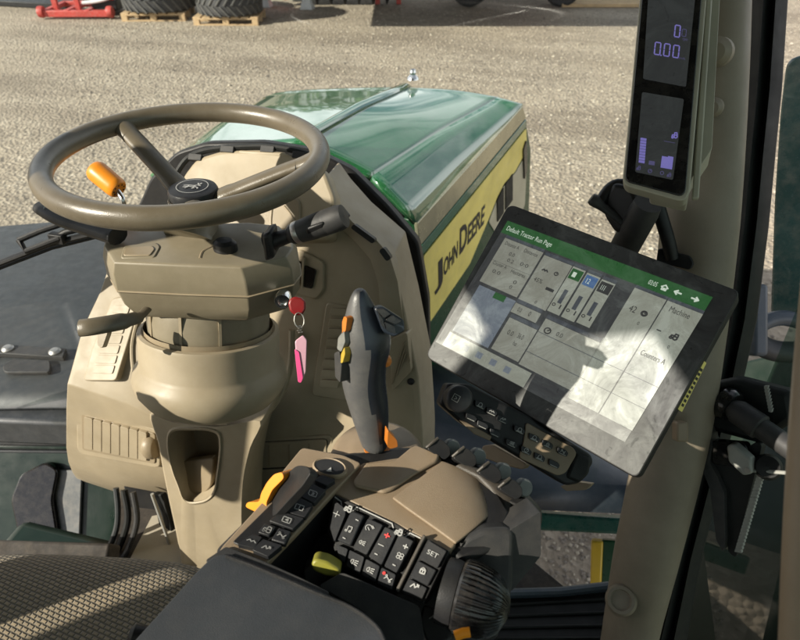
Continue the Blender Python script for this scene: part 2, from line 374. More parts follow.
# ------------------------------------------------------------------ sky, sun
ELEV, AZ = R_(28), R_(41)                       # light travels towards AZ (from +X to +Y)
w = bpy.data.worlds.new('World'); sc.world = w; w.use_nodes = True; nt = w.node_tree
bg = nt.nodes['Background']; sky = nn(nt, 'ShaderNodeTexSky', sky_type='NISHITA'); sky.sun_disc = False
sund = V((-math.cos(AZ) * math.cos(ELEV), -math.sin(AZ) * math.cos(ELEV), math.sin(ELEV)))
sky.sun_elevation = ELEV; sky.sun_rotation = math.atan2(sund.x, sund.y)
tc = nn(nt, 'ShaderNodeTexCoord'); mp = nn(nt, 'ShaderNodeMapping'); mp.inputs['Scale'].default_value = (1, 1, 2.2); mp.inputs['Location'].default_value = (.35, 0, .2)
nt.links.new(tc.outputs['Generated'], mp.inputs[0])
cl = noise(nt, mp.outputs[0], 3.1, 8, .6)
cl = ramp(nt, cl, [(.37, 0), (.53, 1)])
sepz = nn(nt, 'ShaderNodeSeparateXYZ'); nt.links.new(tc.outputs['Generated'], sepz.inputs[0])
low = ramp(nt, sepz.outputs[2], [(0, 1), (.30, .95), (.62, .28)])
clm = nn(nt, 'ShaderNodeMath', operation='MULTIPLY'); nt.links.new(cl, clm.inputs[0]); nt.links.new(low, clm.inputs[1])
mixn = mixc(nt, clm.outputs[0], sky.outputs[0], (19, 19, 19.3))
nt.links.new(mixn, bg.inputs[0]); bg.inputs[1].default_value = .050
sl = bpy.data.lights.new('sun', 'SUN'); sl.energy = 5.0; sl.angle = R_(.5); sl.color = (1, .93, .82)
so = bpy.data.objects.new('sun', sl); COL.objects.link(so); so.rotation_euler = sund.to_track_quat('Z', 'Y').to_euler()
# ------------------------------------------------------------------ ground
g = MB().add([(-400, -400, 0), (400, -400, 0), (400, 900, 0), (-400, 900, 0)], [(0, 1, 2, 3)]).build('ground', 'gravel')
tag(g, None, None, None, 'structure')
# ------------------------------------------------------------------ things across the yard
def tyre(loc, r, hgt, label, group):
    t = thing('tractor_tyre', loc, label, 'tyre', group); z0 = V(loc); n = 48
    MB().lathe(z0, UP, [(r * .52, .04 * hgt), (r * .80, 0), (r * .93, hgt * .07), (r * .965, hgt * .25), (r * .965, hgt * .75), (r * .93, hgt * .93), (r * .80, hgt), (r * .52, hgt * .96), (r * .5, hgt * .5), (r * .52, hgt * .04)], n, caps=False).build('casing', 'rubber', t)
    lug = MB()
    for k in range(26):
        for sgn in (-1, 1):
            a0 = 2 * math.pi * (k + (.5 if sgn > 0 else 0)) / 26
            def pt(a, zz, rr): return z0 + V((math.cos(a) * rr, math.sin(a) * rr, hgt * (.5 + sgn * zz)))
            da = .075
            a1 = a0 + .24
            poly = [pt(a0, .02, r * .955), pt(a0 + da, .02, r * .955), pt(a1 + da, .46, r * .93), pt(a1, .46, r * .93)]
            out = [pt(a0 + .01, .02, r * 1.01), pt(a0 + da - .01, .02, r * 1.01), pt(a1 + da - .01, .45, r * .99), pt(a1 + .01, .45, r * .99)]
            lug.add(poly + out, [(0, 1, 2, 3), (7, 6, 5, 4), (0, 4, 5, 1), (1, 5, 6, 2), (2, 6, 7, 3), (3, 7, 4, 0)])
    lug.build('tread_lugs', 'treadlug', t)
    return t
def pallet(loc, ang, label):
    t = thing('pallet', loc, label, 'pallet', 'wooden pallets under the tyres'); z0 = V(loc); b = MB(); c, s_ = math.cos(ang), math.sin(ang)
    ax, ay = V((c, s_, 0)), V((-s_, c, 0))
    def bx(x, y, z, a, bb, d): b.box(z0 + ax * x + ay * y + UP * z, ax * a, ay * bb, UP * d)
    for i in range(7): bx(-.54 + i * .18, 0, .135, .07, .42, .011)
    for yy in (-.38, 0, .38):
        bx(0, yy, .113, .61, .05, .0105)
        for xx in (-.55, 0, .55): bx(xx, yy, .0615, .055, .05, .04)
        bx(0, yy, .0105, .61, .05, .0105)
    b.build('deck', 'wood', t, bevel=.003, seg=1)
    return t
# pallet front edge: px 200..247 at y=25; px 128..185 at y=20
pa = WZ(231, 21, 0); pb = WZ(160, 17, 0)
pallet(pa, YAW, 'light wooden pallet under the upright edge of the right tyre stack')
pallet(pb, YAW + .03, 'shaded wooden pallet under the larger left tyre stack')
for k in range(2):
    tyre(pa + V((0, .05, .152 + k * .42)), .62, .40, ['lower tyre of the right stack, on the light pallet', 'upper tyre of the right stack above the light pallet'][k], 'tractor tyres stacked on pallets')
    tyre(pb + V((-.0, .10, .152 + k * .50)), .71, .48, ['wide lower tyre of the left stack beside the red implement', 'wide upper tyre of the left stack beside the red implement'][k], 'tractor tyres stacked on pallets')
# red implement
p0 = WZ(45, 19, 0); p1 = WZ(113, 19, 0); ex = (p1 - p0).normalized(); ey = V((-ex.y, ex.x, 0))
def loc_(x, y, z): return p0 + ex * x + ey * y + UP * z
imp = thing('red_implement', p0, 'low red farm implement with uprights and a white hoop frame', 'implement')
b = MB(); L = (p1 - p0).length
b.box(loc_(L / 2, 0, .10), ex * L * .52, ey * .07, UP * .055); b.box(loc_(L / 2, .9, .12), ex * L * .5, ey * .06, UP * .05)
for x in (.05, L * .36, L * .66, L * .95): b.box(loc_(x, .45, .13), ex * .05, ey * .5, UP * .04)
b.build('base_frame', 'red', imp, bevel=.01)
for x in (.16, .60, .98, L * .97):
    q = MB(); q.box(loc_(x, .25, .42), ex * .05, ey * .04, UP * .30); q.box(loc_(x + .08, .25, .52), ex * .09, ey * .05, UP * .05); q.build('upright', 'red', imp, bevel=.006)
for x in (-.02, L * .99):
    q = MB(); q.lathe(loc_(x, -.02, .13), ex, [(.0, -.05), (.10, -.05), (.11, 0), (.10, .05), (0, .05)], 16); q.build('end_disc', 'red', imp)
hoop = MB().tube(smoothpts([loc_(.75, .15, .26), loc_(1.1, .15, .30), loc_(1.35, .15, .40), loc_(1.42, .15, .7), loc_(1.4, .15, 1.1)]), .035, 10); hoop.build('hoop', 'bluewhite', imp)
MB().box(loc_(L * .85, .5, .2), ex * .25, ey * .3, UP * .1).build('roller_box', 'black', imp, bevel=.02)
# white frame at far left
q0 = WZ(22, 9, 0); wf = thing('trailer_frame', q0, 'white tubular frame with slanted legs at the left edge of the yard', 'frame')
b = MB(); b.tube([q0 + V((-1.2, .1, .22)), q0 + V((.9, .32, .22))], .05)
for x in (.0, .45): b.tube([q0 + V((x - .12, .1, .22)), q0 + V((x, .1, .9))], .04); b.tube([q0 + V((x + .28, .1, .22)), q0 + V((x + .1, .1, .9))], .04)
b.build('tube_frame', 'bluewhite', wf)
MB().box(q0 + V((-.3, .5, .06)), (1.3, 0, 0), (0, .4, 0), (0, 0, .05)).build('dark_board', 'black', wf, bevel=.01)  # flat black board on the ground under the white frame
# red drum machine behind the tyres' right
d0 = WZ(282, 9, 0); dm = thing('drum_mower', d0, 'dark machine with a red drum and white feet beside the tyres', 'implement')
b = MB(); b.box(d0 + V((0, .9, .75)), (.75, .18, 0), (-.1, .4, 0), (0, 0, .38)); b.build('body', 'black', dm, bevel=.04)
MB().lathe(d0 + V((-.02, .35, .38)), (0.1, 1, 0), [(0, -.1), (.2, -.1), (.26, -.06), (.26, .06), (.2, .1), (0, .1)], 20).build('drum', 'red', dm)
for x in (-.42, .52):
    q = MB(); q.prism([d0 + V((x - .13, .0, 0)), d0 + V((x + .13, .05, 0)), d0 + V((x + .13, .25, 0)), d0 + V((x - .13, .2, 0))], (0, 0, .32), taper=.3); q.build('foot', 'bluewhite', dm, bevel=.01)
# flat trailer and seed drill at the right: body above the frame, wheels in view
def wheel(parent, c, r, wd, ax):
    c = V(c); t = MB().lathe(c, ax, [(r * .5, -wd / 2), (r * .88, -wd / 2), (r, -wd * .36), (r, wd * .36), (r * .88, wd / 2), (r * .5, wd / 2)], 28); t = t.build('wheel', 'rubber', parent)
    MB().lathe(c, ax, [(0, -wd * .42), (r * .3, -wd * .42), (r * .52, -wd * .30), (r * .52, wd * .30), (r * .3, wd * .42), (0, wd * .42)], 20).build('rim', 'grey', t)
c0 = WZ(470, 8, 0); ft = thing('flat_trailer', c0, 'dark trailer wheels under an unseen bed added to shade the gravel', 'trailer')
bx_ = V((math.cos(YAW), math.sin(YAW), 0)); by_ = V((-math.sin(YAW), math.cos(YAW), 0))
def tl(x, y, z): return c0 + bx_ * x + by_ * y + UP * z
MB().box(tl(-1.2, -1.1, 1.30), bx_ * 2.9, by_ * 1.75, UP * .07).build('bed', 'grey', ft, bevel=.02)  # unseen bed, sized and placed to cast the strip of shadow
MB().box(tl(.9, -.2, 1.12), bx_ * .5, by_ * 2.0, UP * .10).build('chassis', 'red', ft, bevel=.02)
for x in (0, 1.95):
    wheel(ft, tl(x, .2, .40), .40, .30, by_ * .9 + bx_ * .43); wheel(ft, tl(x, 1.5, .40), .40, .30, by_)
s0 = WZ(352, 5, 0); sd = thing('seed_drill', s0, 'red and black seed drill with a row of dark discs', 'implement')
def sl_(x, y, z): return s0 + bx_ * x + by_ * y + UP * z
MB().box(sl_(.1, .5, .95), bx_ * 1.0, by_ * .3, UP * .35).build('hopper', 'red', sd, bevel=.03)
MB().box(sl_(.1, .3, .50), bx_ * 1.0, by_ * .06, UP * .06).build('beam', 'black', sd, bevel=.01)
for i in range(6):
    q = MB(); q.lathe(sl_(-.75 + i * .3, .1, .24), bx_, [(0, -.05), (.14, -.05), (.24, -.015), (.24, .015), (.14, .05), (0, .05)], 22); q = q.build('disc', 'black', sd)
for x in (.55, 1.0):
    MB().box(sl_(x, .05, .25), bx_ * .05, by_ * .05, UP * .24).build('tine', 'red', sd, bevel=.008)
# light planks lying at the right
k0 = WZ(606, 7, 0)
pl_ = MB()
for i in range(3): pl_.box(k0 + bx_ * (.1 * i) + by_ * (i * .22) + UP * .04, bx_ * .95, by_ * .08, UP * .035)
tag(pl_.build('timber_stack', 'wood', None, .006, loc=k0), 'pale planks lying flat on the gravel beyond the yard', 'planks')
# loose pebbles near the tractor: one mass
pm = MB()
for i in range(17000):
    y = 3 + 12.5 * random.random() ** .8; x = random.uniform(-.75, .72) * y * 1.05; s_ = random.uniform(.008, .022) * (1 if random.random() < .95 else 1.6)
    c = V((x, y, s_ * .25)); a = random.uniform(0, 6.28); ca, sa = math.cos(a) * s_, math.sin(a) * s_; e = random.uniform(.55, .95)
    pm.add([c + V((ca, sa, 0)), c + V((-sa * e, ca * e, s_ * .1)), c + V((-ca, -sa, 0)), c + V((sa * e, -ca * e, -s_ * .1)), c + V((s_ * .15, 0, s_ * .55)), c - V((0, 0, s_ * .4))], [(0, 1, 4), (1, 2, 4), (2, 3, 4), (3, 0, 4), (1, 0, 5), (2, 1, 5), (3, 2, 5), (0, 3, 5)], random.choice((0, 0, 1, 2)))
M['pebble'] = plastic('loose stone', (.42, .37, .285), .9, 60, .2, .3)
M['pebble2'] = plastic('pale stone', (.47, .42, .34), .9, 60, .2, .2)
M['pebble3'] = plastic('dark stone', (.19, .165, .135), .9, 60, .2, .2)
for i in range(2500):
    x = random.uniform(.45, 1.5); y = random.uniform(1.2, 2.9); s_ = random.uniform(.006, .014); c = V((x, y, s_ * .25)); a = random.uniform(0, 6.28); ca, sa = math.cos(a) * s_, math.sin(a) * s_
    pm.add([c + V((ca, sa, 0)), c + V((-sa * .8, ca * .8, s_ * .1)), c + V((-ca, -sa, 0)), c + V((sa * .8, -ca * .8, -s_ * .1)), c + V((s_ * .15, 0, s_ * .55)), c - V((0, 0, s_ * .4))], [(0, 1, 4), (1, 2, 4), (2, 3, 4), (3, 0, 4), (1, 0, 5), (2, 1, 5), (3, 2, 5), (0, 3, 5)], random.choice((0, 2, 2)))
tag(pm.build('pebbles', ['pebble', 'pebble2', 'pebble3'], smooth=0), None, None, None, 'stuff')

# far hedge behind the yard
hm = MB()
for i in range(5200):
    x = random.uniform(-75, 75); hh = 6.5 + 2.2 * math.sin(x * .21) + 1.3 * math.sin(x * .63 + 1) + random.uniform(-.6, .9)
    z = hh * random.random() ** .7; c = V((x, 62 + random.uniform(-2, 3) + .02 * abs(x), z)); a, b_ = V((random.uniform(-1, 1), random.uniform(-1, 1), random.uniform(-.6, .6))).normalized(), V((random.uniform(-.5, .5), random.uniform(-.5, .5), 1)).normalized()
    k = random.uniform(.35, .8); hm.add([c - a * k, c + b_ * k * .7, c + a * k, c - b_ * k * .7], [(0, 1, 2, 3)], random.choice((0, 0, 1)))
M['leaf'] = plastic('leaf green', (.035, .065, .018), .8, 10, 0, .1); M['leaf2'] = plastic('olive leaf', (.075, .085, .03), .8, 10, 0, .1)
tag(hm.build('hedge_foliage', ['leaf', 'leaf2'], smooth=0, flip=False), None, None, None, 'stuff')
# ------------------------------------------------------------------ bonnet
bon = thing('tractor_bonnet', WY(400, 140, 1.8), 'glossy green tractor bonnet with a yellow side stripe and raised centre ridge', 'bonnet')
Yr, Ym, Yf = 1.70, 2.08, 2.5
rows = []
def brow(y, pts): return [WY(a, b_, y) for a, b_ in pts]
rear = brow(Yr, [(150, 175), (178, 156), (240, 146), (300, 140), (338, 157), (372, 176), (417, 222)])
midr = brow(Ym, [(205, 140), (230, 117), (300, 110), (358, 107.5), (402, 117), (440, 131), (471, 162)])
frnt = brow(Yf, [(250, 110), (276, 93), (345, 88), (405, 87), (455, 90), (499, 97), (523, 104)])
def dropn(row, dy, dz): return [p + V((0, dy, -dz - .01 * i_)) for i_, p in zip((3, 1, 0, 0, 0, 1, 3), row)]
def lerp(a, b_, t): return [p.lerp(q, t) for p, q in zip(a, b_)]
sec = [rear, lerp(rear, midr, .5), midr, lerp(midr, frnt, .5), lerp(midr, frnt, .85), frnt, dropn(frnt, .07, .03), dropn(frnt, .16, .12), dropn(frnt, .22, .35)]
top = MB().grid(sec)
def dense(r): return smoothpts(r[:4], 4)[:-1] + smoothpts(r[3:6], 4)
def col_dense(rws, k=4):
    cols = [smoothpts(c, k) for c in zip(*rws)]
    return [list(x) for x in zip(*cols)]
top = MB().grid(col_dense([dense(r) for r in sec])); cover = top.build('bonnet_top', 'green', bon, smooth=40, solid=.02, flip=False)
shd = MB().grid(col_dense([[r[5], r[5].lerp(r[6], .33), r[5].lerp(r[6], .67), r[6]] for r in sec])); shd.build('bonnet_shoulder', 'green', bon, smooth=40, solid=.02, flip=False)
# centre ridge and front badge
rg = [rear[3], lerp(rear, midr, .5)[3], midr[3], lerp(midr, frnt, .5)[3], frnt[3], dropn(frnt, .07, .03)[3]]
MB().tube([p + UP * .004 for p in rg], [.016, .017, .020, .022, .022, .015], 10, flat=.55, up=UP).build('centre_ridge', 'green', bon)
fb = frnt[3] + UP * .03
MB().lathe(fb + V((.02, .05, -.03)), UP, [(0, .018), (.024, .018), (.021, .026), (.011, .036), (.014, .044), (.011, .054), (0, .058)], 20).build('latch_knob', 'chrome', bon)
# side
o_r, o_f = rear[6], frnt[6]
sn = (o_f - o_r).cross(UP).normalized()
if sn.x < 0: sn = -sn
sp = Pl(o_r - sn * .012, sn)
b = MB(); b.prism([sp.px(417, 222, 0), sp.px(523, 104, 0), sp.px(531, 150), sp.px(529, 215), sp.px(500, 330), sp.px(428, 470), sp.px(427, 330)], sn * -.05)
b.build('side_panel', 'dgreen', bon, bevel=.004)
M['goldreflect'] = plastic('painted gold reflection', (.50, .47, .34), .22, 300, 0, .1, metal=.6)  # colour of the gold reflection painted along the bonnet side
M['trimblue'] = plastic('green trim', (.02, .13, .07), .12, 300, 0, .05, coat=1)
b = MB(); b.slab(sp, [(417.5, 223), (523, 106), (526.5, 118), (420, 247)], .000, .014); b.build('gold_reflection', 'goldreflect', bon, bevel=.004)  # reflection along the top of the side, painted as its own strip
b = MB(); b.slab(sp, [(420, 248), (526.5, 119.5), (527, 126), (423, 255)], .0, .008); b.build('lower_trim', 'trimblue', bon, bevel=.002)
b = MB(); b.slab(sp, rquad([(424, 256.5), (526.5, 128.5), (527, 150), (515, 172), (504, 184), (497.5, 197), (488, 221), (470, 264), (427, 327)], 2), .0, .005)
stripe = b.build('yellow_stripe', 'yellowpaint', bon, bevel=.001)
tx = MB()
def word(st, a, b_, c): tx.tpx(st, sp, a, b_, c, .0062, 0, .028)
word('J', (434.5, 289), (443, 277.5), (434, 268)); word('OHN', (443.5, 277), (457.5, 257), (444, 260))
word('D', (459.5, 254.5), (467, 245), (460, 229)); word('EERE', (467.5, 244.5), (484, 223), (468.5, 225))
tx.build('lettering', 'ink', stripe, smooth=0)
b = MB(); b.slab(sp, rquad([(515.5, 173), (527.5, 152), (525, 205), (513, 230), (500, 240), (489, 222), (498.5, 197), (505, 185)], 2), .0, .004)
grl = b.build('grille_surround', 'silver', bon, bevel=.001)
for q in ([(497.5, 200), (504, 188), (504, 213), (498, 222)], [(506, 184), (513, 174), (513, 200), (506, 210)]):
    b = MB(); b.slab(sp, q, .004, .009); b.build('vent', 'seal', grl, bevel=.001)
b = MB(); b.slab(sp, rquad([(524, 150), (527, 140), (527.5, 168), (525, 180)], 2), .004, .012); b.build('marker_lamp', 'glossblack', grl, bevel=.001)
# front wheels' mudguards and chassis beside the bonnet
FL = 1.25
# ------------------------------------------------------------------ front mudguards, tank
fg = thing('front_mudguard', (-1.1, 1.9, 1.2), 'dusty grey front mudguard with a bolted strip, outside left of the dashboard', 'mudguard')
zf = 1.30
a1, a2, a3, a4 = WZ(-60, 226, zf), WZ(160, 212, zf), WZ(160, 404, zf), WZ(-60, 404, zf)
b = MB()
def mgrow(p, q, dz): return [p.lerp(q, t) + UP * (dz - .02 * (2 * t - 1) ** 2) for t in (0, .25, .5, .75, 1)]
b.grid([mgrow(a1, a2, -.45) , mgrow(a1, a2, -.10), mgrow(a1, a2, -.015), mgrow(a1.lerp(a4, .08), a2.lerp(a3, .08), 0), mgrow(a1.lerp(a4, .5), a2.lerp(a3, .5), .012), mgrow(a1.lerp(a4, .93), a2.lerp(a3, .93), 0), mgrow(a4, a3, -.012)])
b.build('guard', 'fender', fg, smooth=50, solid=.012)
gp = Pl((0, 0, zf + .008), UP)
b = MB(); b.slab(gp, [(-40, 346), (2, 344), (66, 348), (63, 357), (2, 353), (-40, 355)], -.006, .012); st = b.build('mounting_strip', 'grey', fg, bevel=.003)
for x, y in ((8, 349), (55, 352)):
    b = MB(); b.lathe(gp.px(x, y, .012), UP, [(0.019, 0), (.019, .004), (.012, .010), (0, .011)], 16); b.build('bolt', 'steel', st)
b = MB(); b.slab(gp, rquad([(2, 366), (12, 359), (50, 360), (50, 372), (4, 372)], 4), -.004, .008); b.build('bracket_pad', 'grey', fg, bevel=.004)
lp = Pl((0, 0, zf - .03), UP)
b = MB(); b.slab(lp, [(-60, 398), (110, 404), (110, 425), (-60, 418)], -.10, 0); b.build('rear_lip', 'fender', fg, bevel=.012)
for x in (18, 53):
    b = MB(); b.lathe(lp.px(x, 407, .0), UP, [(.012, 0), (.012, .004), (0, .006)], 12); b.build('rivet', 'steel', fg)
fr = thing('right_mudguard', (.9, 1.6, 1.1), 'dark blue grey front mudguard right of the bonnet, seen below the touchscreen', 'mudguard')
b = MB(); zr = 1.15
b.grid([[WZ(425, 350, zr - .5), WZ(540, 350, zr - .5)], [WZ(425, 370, zr - .05), WZ(560, 370, zr - .05)], [WZ(425, 420, zr), WZ(655, 420, zr)], [WZ(420, 478, zr), WZ(655, 486, zr)], [WZ(420, 505, zr - .05), WZ(655, 515, zr - .05)]])
M['fender2'] = plastic('blue grey guard plastic', (.045, .062, .080), .4, 300, .3, .25, dustcol=(.16, .17, .17))
b.build('guard', 'fender2', fr, smooth=50, solid=.012)
b = MB()
for i in range(7): b.lathe(WZ(436 + i * 5, 470 - i * 1.5 , zr + .001), UP, [(.008, 0), (.007, .004), (0, .006)], 8)
b.build('rivets', 'grey_light', fr)
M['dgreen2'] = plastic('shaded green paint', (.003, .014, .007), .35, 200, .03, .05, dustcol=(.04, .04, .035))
# left body side below the window
tk = thing('fuel_tank', (-1, .9, .8), 'dark green tank side with a grey plate, below the left windscreen corner', 'tank')
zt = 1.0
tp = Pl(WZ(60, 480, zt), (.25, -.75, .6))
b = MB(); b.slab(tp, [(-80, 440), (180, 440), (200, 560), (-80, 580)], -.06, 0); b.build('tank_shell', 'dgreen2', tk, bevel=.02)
b = MB(); b.slab(tp, [(51, 470), (82, 470), (79, 548), (62, 548)], .0, .012); b.build('grey_plate', 'grey_mid', tk, bevel=.003)  # upright mid grey plate on the tank side
b = MB(); b.slab(tp, rquad([(10, 500), (20, 475), (45, 462), (58, 470), (52, 500), (60, 550), (20, 545)], 6), .0, .03); b.build('filler_cover', 'glossblack', tk, bevel=.008)
for i, (y0, y1) in enumerate(((428, 434), (440, 445), (449, 452))):
    b = MB(); b.slab(tp, [(-80, y0), (120, y0 + 2), (120, y1 + 2), (-80, y1)], .0, .02 + .004 * i); b.build('hand_rail', 'fender' if i != 1 else 'seal', tk, bevel=.004)
# ------------------------------------------------------------------ low machinery right of the bonnet seen under the touchscreen
lm = thing('loader_frame', (.7, 1.6, .8), 'dark green lower frame with bars and a yellow post, beyond the armrest', 'frame')
M['barteal'] = plastic('green bar paint', (.012, .075, .055), .3, 200, .03, .3, dustcol=(.16, .18, .15))
lpn = Pl(WZ(560, 510, .75), (-.15, -.8, .55))
b = MB(); b.slab(lpn, [(520, 512), (640, 520), (640, 536), (520, 530)], -.05, 0); b.slab(lpn, [(505, 488), (640, 498), (640, 508), (505, 500)], -.04, .02); b.build('cross_bars', 'barteal', lm, bevel=.01)
b = MB(); b.slab(lpn, [(591, 541), (603, 542), (601, 592), (590, 592)], -.03, .01); b.build('post', 'yellowp', lm, bevel=.006)
b = MB(); b.slab(lpn, [(602, 540), (625, 542), (622, 600), (600, 600)], -.03, .0); b.build('side_plate', 'dgreen', lm, bevel=.006)

# ------------------------------------------------------------------ cab frame
cab = thing('cab_frame', (0, .3, FL), 'tractor cab frame with a broad beige right front pillar and black seals', 'cab')
pc = [((722, -70), .93), ((715, -20), .93), ((711, 60), .94), ((706, 140), .955), ((699, 225), .97), ((689, 320), 1.0), ((676, 420), 1.04), ((661, 490), 1.07), ((645, 560), 1.10), ((634, 612), 1.13), ((629, 640), 1.14), ((620, 700), 1.17)]
pts = smoothpts([W(x, y, d) for (x, y), d in pc], 4)
wid = [34, 34, 35, 36, 37, 36, 34, 33, 31, 28, 27, 27]
rad = []
for i in range(len(pc) - 1):
    for j in range(4):
        t = j / 4; rad.append((wid[i] * (1 - t) + wid[i + 1] * t) * (pc[i][1] * (1 - t) + pc[i + 1][1] * t) / FPX)
rad.append(wid[-1] * pc[-1][1] / FPX)
pil = MB().tube(pts, rad, 28, flat=.8, up=(-.45, -.8, .3)).build('front_pillar', 'pillar', cab)
cp = W(621, 600, 1.085)
MB().lathe(cp, W(621, 600, .5) - cp, [(.026, -.03), (.026, .004), (.022, .010), (.017, .010), (.015, .006), (0, .006)], 28).build('plug_cover', 'pillar', pil)
MB().lathe(WY(716, 52, .99), (-.3, -.9, .2), [(.02, -.03), (.02, .0), (.012, .008), (0, .01)], 20).build('boss', 'pillar', pil)
MB().lathe(WY(712, 108, .98), (-.3, -.9, .2), [(.014, -.03), (.014, .0), (.009, .006), (0, .008)], 20).build('boss', 'pillar', pil)
# black door seal beside the pillar
ss = [(772, -60), (769, 0), (763, 90), (757, 150), (750, 225), (738, 320), (722, 400), (703, 490), (685, 560), (667, 640), (650, 700)]
sw = [19, 19, 19, 19, 19, 19, 17, 16, 16, 20, 22]
rs = []
for (x, y), hw in zip(ss, sw):
    d = 1.03 + (y - 100) * .0003
    rs.append([W(x - hw, y, d - .01), W(x - hw * .3, y, d - .035), W(x + hw * .2, y, d - .02), W(x + hw * .35, y, d - .04), W(x + hw * .95, y, d - .03), W(x + hw, y, d + .05), W(x - hw, y, d + .06)])
MB().rings(rs).build('door_seal', 'seal', cab, smooth=40)
# windscreen bottom sill and floor
b = MB(); fz0 = Pl((0, 0, FL), UP); b.prism([fz0.px(120, 488), fz0.px(115, 540), fz0.px(100, 590), V((-.62, .45, FL)), V((-.80, .30, FL)), V((-.80, -.95, FL)), V((.90, -.95, FL)), V((.90, .75, FL)), V((.55, .98, FL)), V((-.1, 1.1, FL))], (0, 0, -.06)); b.build('cab_floor', 'carpet', cab, bevel=.004)
b = MB()
fz = Pl((0, 0, FL + .002), UP)
b.slab(fz, [(118, 582), (152, 516), (172, 512), (190, 590)], -.001, .004); b.build('sunlit_floor_patch', 'floorlight', cab)  # pale slab: the sun patch on the floor is put into its colour
# left lower sill (brown black) and seal curves
b = MB(); sp2 = Pl(WY(60, 556, .62), (0, -.5, .86)); b.slab(sp2, [(-60, 538), (110, 543), (104, 575), (-60, 600)], -.05, .0); b.build('window_sill', 'carpet', cab, bevel=.006)
for q, mt, wd in (([(116, 488), (118, 510), (116, 530), (106, 556), (98, 585)], 'fender', .007), ([(124, 490), (128, 515), (124, 535), (113, 562), (106, 590)], 'seal', .008), ([(133, 492), (137, 520), (130, 545), (120, 565), (112, 592)], 'grey', .007)):
    MB().tube(smoothpts([WY(x, y, .80 + (y - 488) * -.0012) for x, y in q], 5), wd, 10).build('door_seal_strip', mt, cab)
b = MB(); b.slab(Pl(WY(145, 500, .86), (.1, -.9, .35)), [(122, 478), (180, 485), (178, 510), (150, 522), (133, 545)], -.02, 0); b.build('inner_panel', 'black', cab, bevel=.004)
# right sill under the screen, ribbed black
rp = Pl((0, 0, 1.36), UP)
b = MB(); b.slab(rp, [(490, 598), (612, 590), (640, 660), (480, 660)], -.08, 0)
for k in range(4): b.slab(rp, [(495, 603 + k * 11), (606, 597 + k * 13), (607, 600 + k * 13), (495, 606 + k * 11)], 0, .006)
b.build('right_sill', 'seal', cab, bevel=.003)
b = MB(); b.tube([rp.px(495, 594, .01), rp.px(560, 592, .01), rp.px(612, 586, .012)], .010, 10); b.build('sill_edge', 'fender2', cab)
# roof and left/rear structure that shades the inside
b = MB(); b.prism([V((-.82, -.95, 3.16)), V((.95, -.95, 3.16)), V((.95, 1.30, 3.16)), V((-.82, 1.30, 3.16))], (0, 0, .16)); b.build('roof', 'roofin', cab, bevel=.04)

b = MB(); b.aabb(-.82, -.72, -.98, -.86, FL, 3.16); b.aabb(.84, .94, -.98, -.86, FL, 3.16); b.aabb(-.72, .84, -.98, -.93, FL, 2.05); b.aabb(-.72, .84, -.98, -.93, 2.85, 3.16); b.build('rear_wall', 'black', cab, bevel=.02)
b = MB(); b.aabb(-.86, -.80, -.86, -.555, FL, 2.84); b.build('rear_shade_panel', 'black', cab, bevel=.02)  # unseen panel added to keep sun off the foot of the front pillar
b = MB(); b.aabb(.86, .94, -.86, .30, FL, 2.0); b.build('right_side_panel', 'black', cab, bevel=.02)
b = MB(); b.aabb(-.87, -.79, -.530, -.455, FL, 2.62); b.prism([V((-.865, -.531, 3.08)), V((-.865, -.531, 3.24)), V((-.865, -.68, 3.24))], (.07, 0, 0)); b.aabb(-.868, -.792, -.530, -.45, 2.62, 3.24); b.aabb(-.86, -.80, -.45, 1.0, 3.0, 3.24); b.build('left_middle_pillar', 'black', cab, bevel=.02)  # unseen header and corner gusset added to shade the touchscreen
b = MB(); b.aabb(-.86, -.80, .075, .235, 2.03, 2.74); b.build('door_shade_panel', 'black', cab, bevel=.02)  # unseen panel added to keep sun off the right dashboard
tb = thing('tractor_chassis', (0, .5, .8), 'dark green tractor chassis under the cab and bonnet, mostly hidden', 'chassis')
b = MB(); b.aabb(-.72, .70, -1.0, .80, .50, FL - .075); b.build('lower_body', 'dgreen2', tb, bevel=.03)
b = MB(); b.aabb(-.42, .05, 1.6, 2.40, .45, 1.55); b.build('engine_block', 'black', tb, bevel=.03)
# ------------------------------------------------------------------ bulkhead between dashboard and bonnet
bk = MB(); bp = Pl((0, 1.22, 2), (0, -1, .12))
bk.slab(bp, rquad([(118, 250), (150, 178), (176, 152), (205, 143), (262, 142), (312, 150), (352, 170), (388, 206), (418, 242), (428, 300), (431, 470), (300, 500), (120, 420)], 6), -.03, 0)
tag(bk.build('bulkhead', 'black', None, .006, loc=(0, 1.22, 2)), 'black bulkhead filling the gap between dashboard and green bonnet', 'bulkhead')
# ------------------------------------------------------------------ dashboard
da = thing('dashboard', (0, .85, FL), 'beige moulded dashboard with ribbed vents and a centre cup recess under the steering column', 'dashboard')
def yg(rows):
    return [[WY(x, y, r[0]) for x, y in r[1:]] for r in rows]
left = yg([
 (1.02, (118, 240), (128, 245), (150, 250), (190, 250)),
 (.97, (100, 292), (108, 293), (140, 300), (175, 300)),
 (.92, (82, 330), (91, 331), (125, 335), (165, 345)),
 (.855, (70, 374), (76, 375), (122, 391), (150, 402)),
 (.840, (67, 384), (73, 386), (128, 404), (157, 418)),
 (.838, (66, 410), (71, 411), (120, 425), (163, 432)),
 (.838, (66, 448), (71, 451), (115, 464), (166, 468)),
 (.845, (68, 462), (74, 466), (116, 478), (167, 484)),
 (.875, (72, 472), (80, 477), (118, 488), (168, 494)),
 (.95, (76, 478), (86, 482), (122, 494), (172, 500))])
for r in left: r.insert(0, r[0] + V((-.004, .12, -.01)))
MB().grid(left).build('left_housing', 'beige', da, smooth=30, solid=.012, bevel=.006, seg=3)
